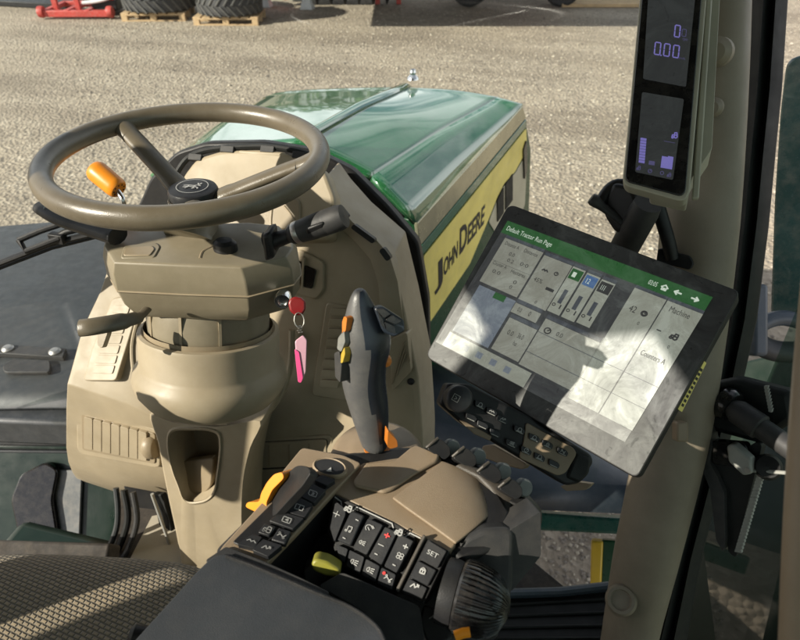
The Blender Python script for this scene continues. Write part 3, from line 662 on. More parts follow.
out = [(150, 414), (172, 421), (197, 424), (225, 425), (262, 420), (252, 447), (245, 478), (243, 510), (243, 545), (240, 590), (212, 592), (186, 590), (181, 560), (176, 532), (169, 500), (163, 470), (158, 442)]
inn = [(170, 436), (176, 431), (191, 430.5), (207, 431), (217, 435), (219, 446), (218, 460), (216, 475), (213.5, 490), (207, 498), (198, 501), (188, 501), (183, 496), (179, 485), (174, 472), (170.5, 458), (169, 446)]
pp = Pl((0, .80, 1.7), (0, -1, .16))
def ringp(l, h, dy=0): return [pp.px(x, y, h) for x, y in l]
cxy = (194, 466)
def shr(l, s_): return [(cxy[0] + (x - cxy[0]) * s_, cxy[1] + (y - cxy[1]) * s_) for x, y in l]
def closed_smooth(l, k=4):
    n = len(l); r_ = []
    for i in range(n):
        q0, q1, q2, q3 = (V((*l[(i + d) % n], 0)) for d in (-1, 0, 1, 2))
        for j in range(k):
            t = j / k; z = .5 * ((2 * q1) + (q2 - q0) * t + (2 * q0 - 5 * q1 + 4 * q2 - q3) * t * t + (3 * q1 - q0 - 3 * q2 + q3) * t ** 3); r_.append((z.x, z.y))
    return r_
out = closed_smooth(out); inn = closed_smooth(inn)
rs = [[p + V((0, .10, 0)) for p in ringp(out, 0)], ringp(out, -.004), ringp(shr(out, .97), .002), ringp(shr(inn, 1.10), .003), ringp(shr(inn, 1.06), .007), ringp(shr(inn, 1.01), .005), ringp(inn, -.003), [p + V((0, .03, 0)) for p in ringp(shr(inn, .98), 0)], [p + V((0, .085, -.012)) for p in ringp(shr(inn, .9), 0)]]
b = MB().rings(rs, caps=False); n_ = len(inn); b.f.append(tuple(len(b.v) - n_ + i for i in range(n_))); b.m.append(0)
b.build('pedestal', 'beige', da, smooth=28, bevel=.002)
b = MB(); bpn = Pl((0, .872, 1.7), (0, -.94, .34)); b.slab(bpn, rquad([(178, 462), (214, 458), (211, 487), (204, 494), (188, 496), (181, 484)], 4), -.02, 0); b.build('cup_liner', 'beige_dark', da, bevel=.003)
b = MB(); b.slab(Pl(pp.o + V((0, -.012, .0)), pp.n), rquad([(172, 418), (190, 419), (222, 421), (228, 425), (190, 424.5)], 1.5), -.03, .012); b.build('column_lip', 'beige', da, bevel=.003)
b = MB(); b.tube(smoothpts([WY(x, y, yy) for x, y, yy in ((139, 318, .905), (133, 346, .885), (136, 378, .85), (148, 402, .835), (163, 424, .805), (168, 450, .80), (172, 476, .795))], 5), .007, 10, flat=.8); b.build('recess_ridge', 'beige', da)
b = MB(); b.tube(smoothpts([WY(x, y, yy) for x, y, yy in ((292, 330, .965), (291, 360, .94), (284, 388, .915), (270, 410, .87), (252, 424, .82), (244, 448, .80), (242, 490, .795))], 5), .008, 10, flat=.8); b.build('recess_ridge', 'beige', da)
right = yg([
 (1.10, (240, 150), (285, 152), (305, 160), (314, 176), (320, 184)),
 (1.09, (250, 176), (290, 181), (312, 192), (327, 200), (333, 202)),
 (1.06, (258, 212), (298, 220), (328, 228), (350, 227), (355, 227)),
 (1.03, (266, 260), (318, 265), (362, 270), (385, 257), (390, 258)),
 (.99, (272, 320), (323, 325), (375, 327), (399, 313), (403, 313)),
 (.95, (272, 380), (318, 385), (380, 386), (411, 376), (416, 376)),
 (.92, (262, 414), (318, 424), (382, 430), (415, 430), (420, 430)),
 (.90, (252, 440), (318, 446), (382, 450), (416, 450), (421, 450)),
 (.89, (245, 480), (318, 485), (382, 490), (416, 490), (421, 490)),
 (.88, (240, 560), (318, 560), (382, 560), (416, 560), (421, 560))])
for r in right: r.append(r[-1] + V((.0, .10, 0)))
MB().grid(right).build('right_housing', 'beige', da, smooth=30, solid=.01, bevel=.005, seg=3)
# the pale outer rim strip with slots
def strip(l, r, ys, lift):
    a = [WY(x, y, yy) + V((0, -lift, lift * .4)) for (x, y), yy in zip(l, ys)]; c = [WY(x, y, yy) + V((0, -lift, lift * .4)) for (x, y), yy in zip(r, ys)]
    k = V((0, .03, 0)); m_ = [p.lerp(q, .5) + V((0, -.004, 0)) for p, q in zip(a, c)]
    return [[p + k for p in a], a, m_, c, [p + k for p in c]]
L_ = [(316, 188), (325, 206), (338, 223), (357, 241), (372, 258), (380, 282), (382, 310), (384, 340), (387, 385), (391, 432)]
R__ = [(326, 184), (340, 206), (355, 222), (377, 238), (391, 254), (399, 280), (404, 315), (409, 350), (414, 390), (418, 436)]
ys = [1.09, 1.075, 1.06, 1.045, 1.03, 1.01, .99, .97, .945, .92]
rimp = MB().grid([list(x) for x in zip(*strip(L_, R__, ys, .012))]).build('rim_strip', 'beige', da, smooth=40)
def slot(c0, c1, hw, y):
    pl = Pl((0, y, 2), (0, -1, .35)); d = V((c1[0] - c0[0], c1[1] - c0[1], 0)).normalized(); n2 = (-d.y * hw, d.x * hw)
    q = [(c0[0] + n2[0], c0[1] + n2[1]), (c1[0] + n2[0], c1[1] + n2[1]), (c1[0] - n2[0], c1[1] - n2[1]), (c0[0] - n2[0], c0[1] - n2[1])]
    b = MB(); b.slab(pl, rquad(q, hw), -.012, .003); b.build('slot', 'black', rimp)
slot((352, 226), (374, 242), 2.6, 1.018); slot((381, 249), (389, 260), 3.0, 1.0); slot((328, 193), (335, 205), 2.0, 1.045); slot((339, 208), (347, 218), 2.0, 1.035)
# instrument hood behind the wheel
hp = Pl(WY(250, 170, 1.07), (0, -.80, .60))
b = MB(); b.slab(hp, rquad([(172, 215), (181, 178), (196, 158), (222, 150), (262, 149), (302, 156), (324, 168), (336, 200), (330, 240), (200, 240)], 8), -.05, 0); b.build('instrument_hood', 'beige', da, bevel=.008, seg=3)
b = MB(); b.tube(smoothpts([hp.px(x, y, -.006) for x, y in ((172, 182), (186, 160), (206, 150.5), (240, 147), (272, 147), (304, 153), (328, 164))], 6), .006, 8); b.build('hood_trim', 'seal', da)
for x, y in ((228, 150), (268, 150), (300, 156), (196, 158)):
    b = MB(); b.box(hp.px(x, y, -.004), V((.014, 0, 0)), V((0, .004, .005)), V((0, -.004, .004))); b.build('trim_clip', 'grey', da, bevel=.001)
b = MB(); b.slab(hp, rquad([(225, 195), (300, 198), (300, 230), (225, 228)], 8), -.01, .004); b.build('hood_panel', 'beige_dark', da, bevel=.003)
for q in ([(272, 209), (271, 222), (272, 235)], [(284, 206), (293, 218), (300, 236)]):
    MB().tube(smoothpts([hp.px(x, y, .004) for x, y in q], 4), .002, 8).build('seam', 'beige_dark', da)
def p3(*q):
    a, b_, c_ = [WY(*k) for k in q]; n = (b_ - a).cross(c_ - a).normalized()
    if n.dot(CAM - a) < 0: n = -n
    return Pl(a + n * .004, n)
# left vent strip with ribs
vp = p3((115, 297, .968), (150, 303, .966), (100, 384, .853))
b = MB(); fr_ = [(112, 298), (124, 296), (140, 304), (116, 381), (83, 381), (92, 348)]
b.slab(vp, rquad(fr_, 4), -.02, .006); v0 = b.build('vent_panel', 'beige', da, bevel=.003, seg=3)
for k in range(7):
    t = k / 7; xa = 113 - 24 * t; xb = 133 - 18 * t; y0 = 305 + 70 * t; y1 = y0 + 8.2
    b = MB(); b.slab(vp, rquad([(xa + 2, y0), (xb - 3, y0 + .5), (xb - 5.5, y1 + .5), (xa - 1, y1)], 1.5), .004, .0082); b.build('vent_slat', 'beige', v0, bevel=.0022)
# left storage flap with ribs and a thumb wheel
fp = Pl(WY(118, 438, .838), (-.02, -1, .10))
b = MB(); q = rquad([(76, 409), (82, 407), (158, 430), (161, 434), (160, 467), (155, 468), (82, 455), (77, 450)], 3)
b.slab(fp, q, -.012, .004); f0 = b.build('flap_surround', 'beige', da, bevel=.003, seg=3)
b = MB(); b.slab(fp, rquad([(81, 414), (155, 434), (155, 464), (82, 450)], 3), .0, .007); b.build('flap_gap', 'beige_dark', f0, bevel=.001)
for k in range(7):
    x = 84 + k * 9.0; b = MB(); yt = 417 + k * 2.35; yb = 448.5 + k * 1.85
    b.slab(fp, rquad([(x, yt), (x + 8.3, yt + 2.2), (x + 8.3, yb + 1.7), (x, yb)], 1.2), .003, .0125); b.build('flap_rib', 'beige', f0, bevel=.0016)
b = MB(); b.lathe(fp.px(151, 447, .008), (1, .05, 0), [(0, -.012), (.026, -.012), (.030, -.006), (.030, .006), (.026, .012), (0, .012)], 28, sx=.8); b.build('thumb_wheel', 'beige_dark', f0)
# right label plate, switch pack, ribbed vents
lp2 = p3((250, 441, .900), (318, 441, .905), (284, 478, .892))
b = MB(); b.slab(lp2, rquad([(243, 441), (329, 436), (333, 440), (331, 469), (247, 473), (243, 468)], 5), -.01, .007); l0 = b.build('ashtray_surround', 'beige', da, bevel=.003)
b = MB(); b.slab(lp2, rquad([(245.5, 443), (327.5, 438.5), (328.5, 466.5), (248.5, 470.5)], 5), .0, .0082); b.build('lid_gap', 'black', l0, bevel=.001)
b = MB(); b.slab(lp2, rquad([(247, 444.5), (326, 440), (327, 465), (250, 469)], 4), .0, .0125); l1 = b.build('ashtray_lid', 'beige', l0, bevel=.003)
for x in (268, 288, 308): b = MB(); b.slab(lp2, [(x, 446 - (x - 268) * .05), (x + 1.5, 446 - (x - 268) * .05), (x + 2, 466), (x + .5, 466)], .012, .0140); b.build('rib', 'beige_dark', l1)
b = MB(); b.lathe(lp2.px(256, 456, .012), lp2.n, [(.016, 0), (.015, .003), (0, .004)], 20); b.build('button', 'beige_dark', l1)
rp_ = p3((295, 225, 1.052), (325, 265, 1.026), (295, 300, 1.002))
b = MB(); b.slab(rp_, rquad([(291, 252), (300, 249), (324, 262), (324, 290), (316, 300), (291, 293)], 4), -.02, .006); s0_ = b.build('switch_surround', 'beige', da, bevel=.003)
for q in ([(293, 257), (301, 263), (299, 286), (292, 284)], [(304, 265), (316, 270), (312, 289), (303, 287)]):
    b = MB(); b.slab(rp_, rquad(q, 2), .0, .010); b.build('switch_well', 'glossblack', s0_, bevel=.001)
b = MB(); b.slab(rp_, [(302, 257), (304, 258), (302.5, 288), (301, 287)], .0, .014); b.build('divider', 'beige', s0_)
vr = p3((318, 310, .996), (350, 312, .996), (330, 395, .938))
b = MB(); b.slab(vr, rquad([(326, 302), (350, 306), (350, 402), (311, 396)], 5), -.02, .005); v1 = b.build('vent_panel', 'beige', da, bevel=.003)
for k in range(8):
    t = k / 8; x = 330 - 12 * t; y = 308 + 82 * t
    b = MB(); b.slab(vr, rquad([(x + 1, y), (x + 20, y + 1), (x + 18, y + 8.5), (x - 1, y + 7.5)], 1.5), .003, .010); b.build('vent_slat', 'beige', v1, bevel=.002)
gr_ = p3((391, 340, .962), (406, 340, .962), (398, 392, .93))
b = MB(); b.slab(gr_, rquad([(389, 340), (407, 332), (411, 372), (392, 392)], 4), -.03, .008); v2 = b.build('ribbed_pad', 'beige', da, bevel=.003)
for k in range(5): b = MB(); b.slab(gr_, [(391 + k * 4, 385 - k * 7), (393 + k * 4, 383 - k * 7), (405 + k * 1.3, 341 + k * 5), (403 + k * 1.3, 343 + k * 5)], .007, .0105); b.build('rib', 'beige_dark', v2)
for x, y, yy in ((294, 378, .955), (411, 381, .94)):
    b = MB(); b.lathe(WY(x, y, yy), (0, -1, .3), [(.007, -.02), (.007, .004), (.004, .006), (0, .006)], 14); b.build('screw', 'black', da)
# pedals and lower links left of the pedestal
pd = thing('clutch_pedal', WY(150, 500, .9), 'black pedal and link left of the beige pedestal above the pale floor patch', 'pedal')
b = MB(); b.slab(Pl(WY(143, 493, .92), (0, -.9, .4)), rquad([(122, 488), (140, 486), (152, 500), (142, 516), (130, 512)], 3), -.02, .0); b.build('pad', 'black', pd, bevel=.004)
b = MB(); b.tube([WY(147, 492, .88), WY(150, 515, .86)], .006); b.build('link', 'steel', pd)
b = MB(); b.slab(Pl(WY(165, 540, .80), (-.25, -.9, .2)), [(152, 494), (162, 495), (176, 548), (180, 574), (172, 574), (160, 530)], -.015, 0); b.build('lever_plate', 'seal', pd, bevel=.003)
b = MB(); b.tube([WY(152, 494, .79), WY(170, 545, .77), WY(178, 574, .75)], .004); b.build('cable', 'grey_light', pd)
b = MB(); b.slab(Pl(WY(171, 552, .78), (0, -.9, .3)), rquad([(165, 549), (176, 547), (179, 572), (172, 574)], 2), -.02, .006); b.build('catch', 'black', pd, bevel=.002)

# ------------------------------------------------------------------ steering column
sco = thing('steering_column', (.01, .74, 1.8), 'beige steering column with a rounded lower bowl and boxy control pod', 'steering column')
ax = V((0, .29, .957)); ob = V((.012, .70, 1.925))
ob = WY(210.5, 354, .76)
b = MB(); b.lathe(ob, ax, [(0.1063, 0.0477), (0.1101, 0.0494), (0.1161, 0.0477), (0.1177, 0.0423), (0.1172, -0.0065), (0.1204, -0.0130), (0.1275, -0.0217), (0.1313, -0.0369), (0.1269, -0.0542), (0.1128, -0.0749), (0.0890, -0.0901), (0.0542, -0.0987), (0.0000, -0.1009)], 64, caps=False); b.build('bowl', 'beige', sco, smooth=30)
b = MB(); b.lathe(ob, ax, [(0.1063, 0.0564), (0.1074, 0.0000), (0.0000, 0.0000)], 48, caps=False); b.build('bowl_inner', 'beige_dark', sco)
b = MB(); b.lathe(ob, ax, [(0.0976, -0.0109), (0.1009, 0.0760), (0.0950, 0.1080), (0, .108)], 48, caps=False); nk = b.build('neck', 'column', sco)
for a in (-2.15, -1.5, -.9):
    x = V((1, 0, 0)); y = ax.cross(x); d = x * math.cos(a) + y * math.sin(a)
    b = MB(); b.box(ob + ax * .06 + d * .0995, ax * .05, ax.cross(d) * .0022, d * .0022); b.build('neck_rib', 'beige_dark' if a < -2 else 'beige', nk)
zp = 2.125; pz = Pl((0, 0, zp), UP)
topo = [(104, 246), (108, 233), (118, 228), (150, 226), (250, 223), (279, 226), (292, 238), (293, 248), (286, 257), (241, 268), (180, 266), (114, 263)]
b = MB(); tp_ = [pz.px(x, y) for x, y in topo]; n_ = len(tp_); cc = sum(tp_, V()) / n_
def lay(s_, dz, push=0): return [cc + (p - cc) * s_ + UP * dz + V((0, .0, 0)) for p in tp_]
b.rings([lay(.955, .002), lay(1.0, 0), lay(1.045, -.018), lay(1.055, -.044), lay(1.045, -.048), lay(1.02, -.072), lay(.93, -.094), lay(.80, -.104)]); pod = b.build('pod', 'column', sco, smooth=30, bevel=.003, seg=3)
b = MB(); b.tube(lay(1.052, -.047), .0016, 8, closed=True); b.build('pod_seam', 'beige_dark', pod)
b = MB(); b.slab(pz, rquad([(124, 245), (156, 242), (161, 246), (155, 257), (120, 258)], 3), -.004, .0035); k_ = b.build('badge_surround', 'column', pod, bevel=.002)
b = MB(); b.slab(pz, rquad([(125, 247.5), (152, 245.5), (155, 248.5), (150, 255), (123, 255)], 2), .0, .005); b.build('badge_plate', 'beige_dark', k_, bevel=.001)
# black adjuster knob and its ramp
b = MB(); b.lathe(pz.px(226, 251, .0), UP, [(.0185, .0), (.019, .006), (.018, .014), (.012, .019), (0, .02)], 24, sy=.75); b.build('adjuster_knob', 'black', pod)
b = MB(); b.tube(smoothpts([pz.px(x, y, .001) for x, y in ((200, 259), (203, 252), (212, 247))], 5), .0025, 8); b.build('groove', 'beige_dark', pod)
# right indicator stalk
s1 = W(268, 243, .90); s2 = W(344, 216, .86); sd_ = (s2 - s1)
b = MB(); b.box(s1 + sd_ * .04, sd_.normalized() * .008, UP * .021, sd_.cross(UP).normalized() * .017); sb = b.build('stalk_base', 'black', sco, bevel=.005)
Ls = sd_.length
b = MB(); b.lathe(s1, sd_, [(0.0163, .0), (0.0112, .014), (0.0103, .035), (0.0142, .040), (0.0148, .044)], 28); b.build('stalk_boot', 'black', sb)
b = MB(); b.lathe(s1, sd_, [(0.0142, .044), (0.0155, .047), (0.0155, .052), (0.0157, .052), (0.0172, .075), (0.0176, .092), (0.0172, .094), (0.0176, .095), (0.0176, Ls - .008), (0.0159, Ls), (0, Ls + .001)], 32); hd = b.build('stalk', 'grey', sb)
b = MB(); b.lathe(s1, sd_, [(0.0157, .0455), (0.0161, .047), (0.0161, .052), (0.0157, .0535)], 32, caps=False); b.build('chrome_ring', 'steel', hd)
cw = s1 + sd_ * .62 + (CAM - s1).normalized() * .0168
b = MB(); b.box(cw - UP * .003, sd_.normalized() * .014, UP.cross(sd_).normalized() * .004, UP * .006 + (CAM - s1).normalized() * .002); b.build('thumb_dial', 'black', hd, bevel=.003)
# left black multi lever under the rim
l1_ = W(42, 208, 1.0); l2_ = W(112, 232, .96)
pts_ = [W(40, 207, 1.02), W(58, 216, 1.0), W(85, 225, .98), W(118, 236, .95)]
b = MB(); b.tube(smoothpts(pts_, 4), [.013 + .005 * min(1, i / 6) for i in range(13)], 12, flat=.75, up=UP); lv = b.build('shuttle_lever', 'black', sco, bevel=.001)
lpz = Pl(W(46, 207, 1.0), (CAM - W(46, 208, 1.0)))
b = MB(); icon(b, lpz, 'one', 46, 208.5, 2.6, .003, 0, .0007); b.build('lever_symbol', 'white', lv, smooth=0)
# orange knob lever
b = MB(); b.tube(smoothpts([W(124, 206, 1.085), W(123, 200, 1.08), W(121, 196, 1.08), W(117, 190, 1.08)], 4), .0048, 12); rd = b.build('reverser_rod', 'chrome', sco)
k1, k2 = W(119, 190, 1.08), W(95, 170, 1.085); kd = k2 - k1; Lk = kd.length
b = MB(); b.lathe(k1, kd, [(0, 0), (0.0149, 0), (0.0171, .003), (0.0182, .010), (0.0189, Lk - .010), (0.0182, Lk - .002), (0.0160, Lk + .002), (.0, Lk + .003)], 28); kn = b.build('orange_knob', 'orange', rd, smooth=50)
b = MB()
for a in range(9): b.lathe(k1 + (V((0, 0, 1)).cross(kd).normalized() * math.cos(a * .7) + kd.normalized().cross(V((0, 0, 1)).cross(kd).normalized()) * math.sin(a * .7)) * .0105 - kd.normalized() * .0006, kd, [(.0016, 0), (.0016, .001)], 8)
b.build('knob_holes', 'black', kn)
# tilt lever, lower left
tlp = [W(147, 309, .93), W(140, 316, .91), W(128, 320, .89), (W(108, 324, .87)), W(90, 327, .86), W(80, 328, .86)]
b = MB(); b.tube(smoothpts(tlp, 4), [.007] * 5 + [.010] * 4 + [.012] * 12, 14, flat=.55, up=V((.2, -.6, .6))); b.build('tilt_lever', 'rim', sco, smooth=60)
b = MB(); b.slab(Pl(W(100, 335, .93), (0, -.8, .5)), rquad([(98, 332), (104, 322), (108, 332), (102, 349), (97, 345)], 3), -.01, .0); b.build('lever_gaiter', 'beige_dark', sco, bevel=.003)

# ------------------------------------------------------------------ steering wheel
wc = W(186.6, 156.5, .941); wn = V((.018, -.003, 1)).normalized()
sw_ = thing('steering_wheel', wc, 'brown beige steering wheel with slim spokes and a round black centre cap', 'steering wheel')
wx = V((1, 0, 0)); wx = (wx - wn * wx.dot(wn)).normalized(); wy_ = wn.cross(wx)
ringpts = [wc + wx * .195 * math.cos(2 * math.pi * i / 72) + wy_ * .195 * math.sin(2 * math.pi * i / 72) for i in range(72)]
rs = []
for i in range(72):
    a = 2 * math.pi * i / 72; d = wx * math.cos(a) + wy_ * math.sin(a); c = wc + d * .195; r_ = []
    for j in range(18):
        q = 2 * math.pi * j / 18; k_ = .0008 * math.sin(i * 2 * math.pi / 72 * 36) if math.sin(q) < -.3 and math.cos(q) < .6 else 0
        r_.append(c + d * math.cos(q) * (.0158 + k_) + wn * math.sin(q) * (.0165 + k_))
    rs.append(r_)
b = MB().rings(rs, closed=True, caps=False); b.build('rim', 'rim', sw_, smooth=60, sub=1)
hubc = wc - wn * .072
for ang, nm in ((None, (118, 123)), (None, (300, 158)), (None, (188, 222))):
    tgt = WP(nm[0], nm[1], wc, wn); d = (tgt - wc).normalized(); e = wc + d * .186 - wn * .003; s_ = hubc + d * .03 + wn * .004
    b = MB(); b.tube(smoothpts([s_, s_.lerp(e, .3) + wn * .001, s_.lerp(e, .7) + wn * .001, e], 5), [.0185] * 4 + [.0165] * 8 + [.016, .0165, .018, .019], 16, flat=.62, up=wn); sk = b.build('spoke', 'rim', sw_, smooth=60)
    b = MB(); c_ = s_.lerp(e, .84) + wn * .0004; b.tube([c_ - d * .0008, c_ + d * .0008], [.0166, .0166], 16, flat=.64, up=wn); b.build('spoke_joint', 'black', sk)
b = MB(); b.lathe(hubc, wn, [(.0, -.02), (.034, -.02), (.0395, -.008), (.040, .004), (.038, .008), (0, .008)], 40); hb = b.build('hub', 'rim', sw_, smooth=40)
b = MB(); b.lathe(hubc, wn, [(.0345, .006), (.0372, .009), (.0375, .018), (.0355, .022), (.032, .0235), (.0, .0245)], 48); cpx = b.build('centre_cap', 'button', hb, smooth=40)
hpz = Pl(hubc + wn * .0255, wn); hc = hubc + wn * .0255
b = MB()
def hcirc(r, n=48): return [hc + wx * r * math.cos(2 * math.pi * i / n) + wy_ * r * math.sin(2 * math.pi * i / n) for i in range(n + 1)]
b.stroke(hcirc(.0235), .0006, wn)
for ln in ICON['deer']: b.stroke([hc + wx * x * .0135 - wy_ * y * .0135 for x, y in ln], .0011, wn)
b.build('emblem', 'white', cpx, smooth=0)
# shaft from pod to hub
sb0 = pz.px(190.5, 239, -.004); b = MB(); axs = (hubc - wn * .019) - sb0
b.lathe(sb0, axs, [(.040, 0), (.038, .004), (.0355, .008), (.0355, axs.length * .6), (.0345, axs.length)], 36); b.build('shaft_cover', 'column', sco, smooth=40)

# ------------------------------------------------------------------ key with tag
kp = W(287, 299, .93); ky = thing('ignition_key', kp, 'red ignition key with a pink plastic tag hanging from the lock', 'key')
b = MB(); b.lathe(W(283, 300, .94), (.25, -.9, .15), [(.012, -.012), (.013, 0), (.011, .006), (.007, .006), (.006, .002), (0, .002)], 24); b.build('lock_barrel', 'chrome', ky)
cK = W(296, 305.5, .915); fK = (CAM - cK).normalized(); uK = (UP - fK * UP.dot(fK)).normalized(); rK = uK.cross(fK)
b = MB(); b.prism([cK + rK * x * .0012 + uK * y * .0012 for x, y in ((-9, 4), (-6, 9), (0, 11), (7, 9), (12, 4), (11, -6), (6, -12), (-2, -12), (-8, -6))], fK * -.009); b.build('key_head', 'keyred', ky, bevel=.003, seg=3)
b = MB(); c0_ = cK - uK * .0215 + rK * .002; b.tube([c0_ + rK * .007 * math.cos(t * .5236) + uK * .011 * math.sin(t * .5236) for t in range(12)], .0008, 8, closed=True); b.build('split_ring', 'steel', ky)
b = MB(); c1_ = W(299, 329, .92)
for i in range(4): b.tube([c1_ + uK * (.004 - i * .003) + rK * (.0025 * math.cos(t) + .0015 * (i % 2)) + fK * .0025 * math.sin(t) for t in (0, 1.05, 2.1, 3.15, 4.2, 5.25)], .0011, 6, closed=True)
b.build('chain', 'steel', ky)
tp3 = Pl(W(300, 358, .92), fK)
b = MB(); b.slab(tp3, rquad([(295, 341), (303, 335), (307, 340), (306, 372), (302, 382), (298, 382)], 2), -.004, .002); tg = b.build('tag', 'pinkpale', ky, bevel=.001)
b = MB(); b.slab(tp3, rquad([(294.5, 349), (299, 352), (303, 378), (301, 383), (298, 382)], 1.5), -.003, .0035); b.build('tag_stripe', 'pink', tg, bevel=.001)
# ------------------------------------------------------------------ armrest console
ZC = 2.10
co_ = thing('armrest_console', WZ(400, 520, ZC), 'tan and charcoal armrest console crowded with switches and a ribbed scroll knob', 'armrest console')
PT = Pl((0, 0, ZC), UP)
e1 = (PT.px(449, 551) - PT.px(337, 497)).normalized()
nside = e1.cross(UP); nside = nside if nside.dot(CAM - PT.px(390, 520)) > 0 else -nside
PRn = (UP * math.cos(R_(28)) + nside * math.sin(R_(28))).normalized()
PR = Pl(PT.px(337, 497), PRn)
# tan body
body = [(283, 470), (302, 448), (345, 455), (365, 462), (395, 455), (432, 447), (470, 470), (508, 498), (541, 512), (541, 555), (520, 590), (470, 600), (449, 551), (337, 497), (330, 499), (287, 543), (262, 572), (240, 556)]
b = MB(); b.slab(PT, [(302, 448), (345, 452), (400, 446), (428, 446), (470, 472), (500, 492), (512, 512), (500, 545), (462, 560), (449, 552), (394, 524), (337, 497), (328, 500), (300, 530), (262, 570), (220, 566), (215, 548), (268, 496)], -.16, -.004); b.build('base_moulding', 'black', co_, bevel=.006)
# tan top panel
b = MB(); b.slab(PT, rquad([(362, 463), (394, 458), (418, 455), (440, 452), (456, 544), (449, 552), (394, 523), (334, 493)], 2), -.03, 0); b.build('top_panel', 'tan', co_, bevel=.003)
b = MB(); b.slab(PT, rquad([(366, 462.5), (396, 459), (414.5, 443.5), (440, 454), (437, 461), (414, 474), (392, 489), (384, 492), (355, 485.5), (353, 480)], 3), .0, .0045); b.build('storage_flap', 'tan', co_, bevel=.003, seg=3)
lid = [[(392, 497), (410, 484), (428, 471), (442, 460)], [(408, 509), (428, 493), (448, 478), (458, 466)], [(424, 520), (448, 503), (468, 486), (478, 475)], [(441, 532), (466, 512), (484, 497), (491, 489)], [(456, 543), (478, 526), (494, 512), (500, 505)]]
dz = [(.004, .0045, .0045, .003), (.0045, .0055, .005, .001), (.0045, .0055, .004, -.004), (.0045, .005, .000, -.012), (.004, .002, -.006, -.022)]
rows = [[PT.px(x, y, h) for (x, y), h in zip(r, d)] for r, d in zip(lid, dz)]
b = MB().grid(rows); b.build('large_lid', 'tan', co_, smooth=60, solid=.004, bevel=.0015, sub=2)
# grey cheek and wing to the right of the lid
PW = Pl(PT.px(500, 540), (.22, -.74, .60))
b = MB(); b.slab(PW, rquad([(455, 549), (466, 537), (484, 529), (508, 528), (515, 532), (513, 590), (498, 640), (470, 645), (452, 620)], 5), -.05, .0); b.build('knob_cheek', 'grey', co_, bevel=.006, seg=3)
PW2 = Pl(PT.px(520, 530) + V((0, .0, .0)), (.35, -.80, .48))
b = MB(); b.slab(PW2, rquad([(508, 531), (541, 511), (541, 556), (511, 592)], 3), -.03, .004); b.build('side_wing', 'grey', co_, bevel=.004, seg=3)
ci = [(456, 466), (478, 476), (491, 488), (499, 500), (500, 509), (494, 518), (480, 531), (462, 544)]
cx_ = [(474, 471), (505, 481), (526, 493), (541, 509), (542, 514), (526, 524), (508, 534), (484, 536)]
gi = [PT.px(x, y, h) for (x, y), h in zip(ci, (.002, .0, -.002, -.006, -.010, -.008, -.004, .0))]
go = [PT.px(x, y, h) for (x, y), h in zip(cx_, (-.012, -.018, -.024, -.032, -.036, -.034, -.030, -.024))]
mid = [a.lerp(c, .5) + UP * .007 for a, c in zip(gi, go)]
b = MB().grid(col_dense([[p - UP * .012 for p in gi], gi, mid, go, [p - UP * .05 for p in go]], 4)); b.build('outer_cheek', 'taupe', co_, smooth=70)
# lever paddles along the far side
for i, (x, y) in enumerate(((426, 446), (452, 455), (477, 470), (498, 486))):
    pq = Pl(PT.px(x + 12, y + 4, .004), (.25, -.60, .76))
    b = MB(); b.slab(pq, rquad([(x + 11, y - 8), (x + 17, y - 6), (x + 24, y + 1), (x + 25, y + 9), (x + 19, y + 14), (x + 8, y + 8), (x + 1, y + 3)], 2.5), -.014, .004); pd_ = b.build('lever_paddle', 'black', co_, bevel=.003, seg=3)
    b = MB(); b.tube([pq.px(x + .5, y + 1.5, .003), pq.px(x + 6, y - 3.2, .006), pq.px(x + 12, y - 8, .004)], .0015, 8); b.build('paddle_edge', 'taupe', pd_)
    b = MB(); b.lathe(pq.px(x + 25, y + 1.5, -.010), V((.55, -.55, .62)), [(0, -.005), (.0075, -.005), (.009, -.003), (.009, .003), (.0075, .005), (0, .005)], 24); b.build('lever_disc', 'grey_mid', pd_)
    b = MB(); b.slab(Pl(pq.o - V((0, 0, .012)), UP), [(x - 4, y + 3), (x + 6, y + 2), (x + 30, y + 12), (x + 26, y + 22), (x + 2, y + 12)], -.03, 0); b.build('lever_base', 'black', pd_, bevel=.002)
# left strip frame and its keys
frm = [(302, 447), (343, 454.5), (362, 463), (329, 497), (296, 533), (268, 562), (254, 574), (216, 556), (222, 546), (262, 502), (283, 470)]
b = MB(); b.slab(PT, rquad(frm, 4), -.003, .004); b.build('strip_frame', 'tan', co_, bevel=.003, seg=3)
b = MB(); b.slab(PT, rquad([(309, 466), (336, 478), (268, 556), (232, 542)], 3), .0, .0055); b.build('strip_bed', 'black', co_, bevel=.001)
b = MB(); b.lathe(PT.px(330, 469.5, .004), UP, [(.0185, 0), (.0185, .003), (.0165, .005), (.0155, .004)], 36, sy=.62, xref=PT.px(350, 475) - PT.px(330, 469.5)); b.build('emblem_rim', 'tan', co_)
b = MB(); b.lathe(PT.px(330, 469.5, .004), UP, [(.0158, 0), (.0158, .004), (0, .0045)], 36, sy=.6, xref=PT.px(350, 475) - PT.px(330, 469.5)); eb = b.build('emblem_button', 'button', co_)
b = MB(); b.sheet(PT, [(326, 471), (331, 467), (331.5, 471.5), (334, 472)], .0092); b.build('emblem_mark', 'white', eb, smooth=0)
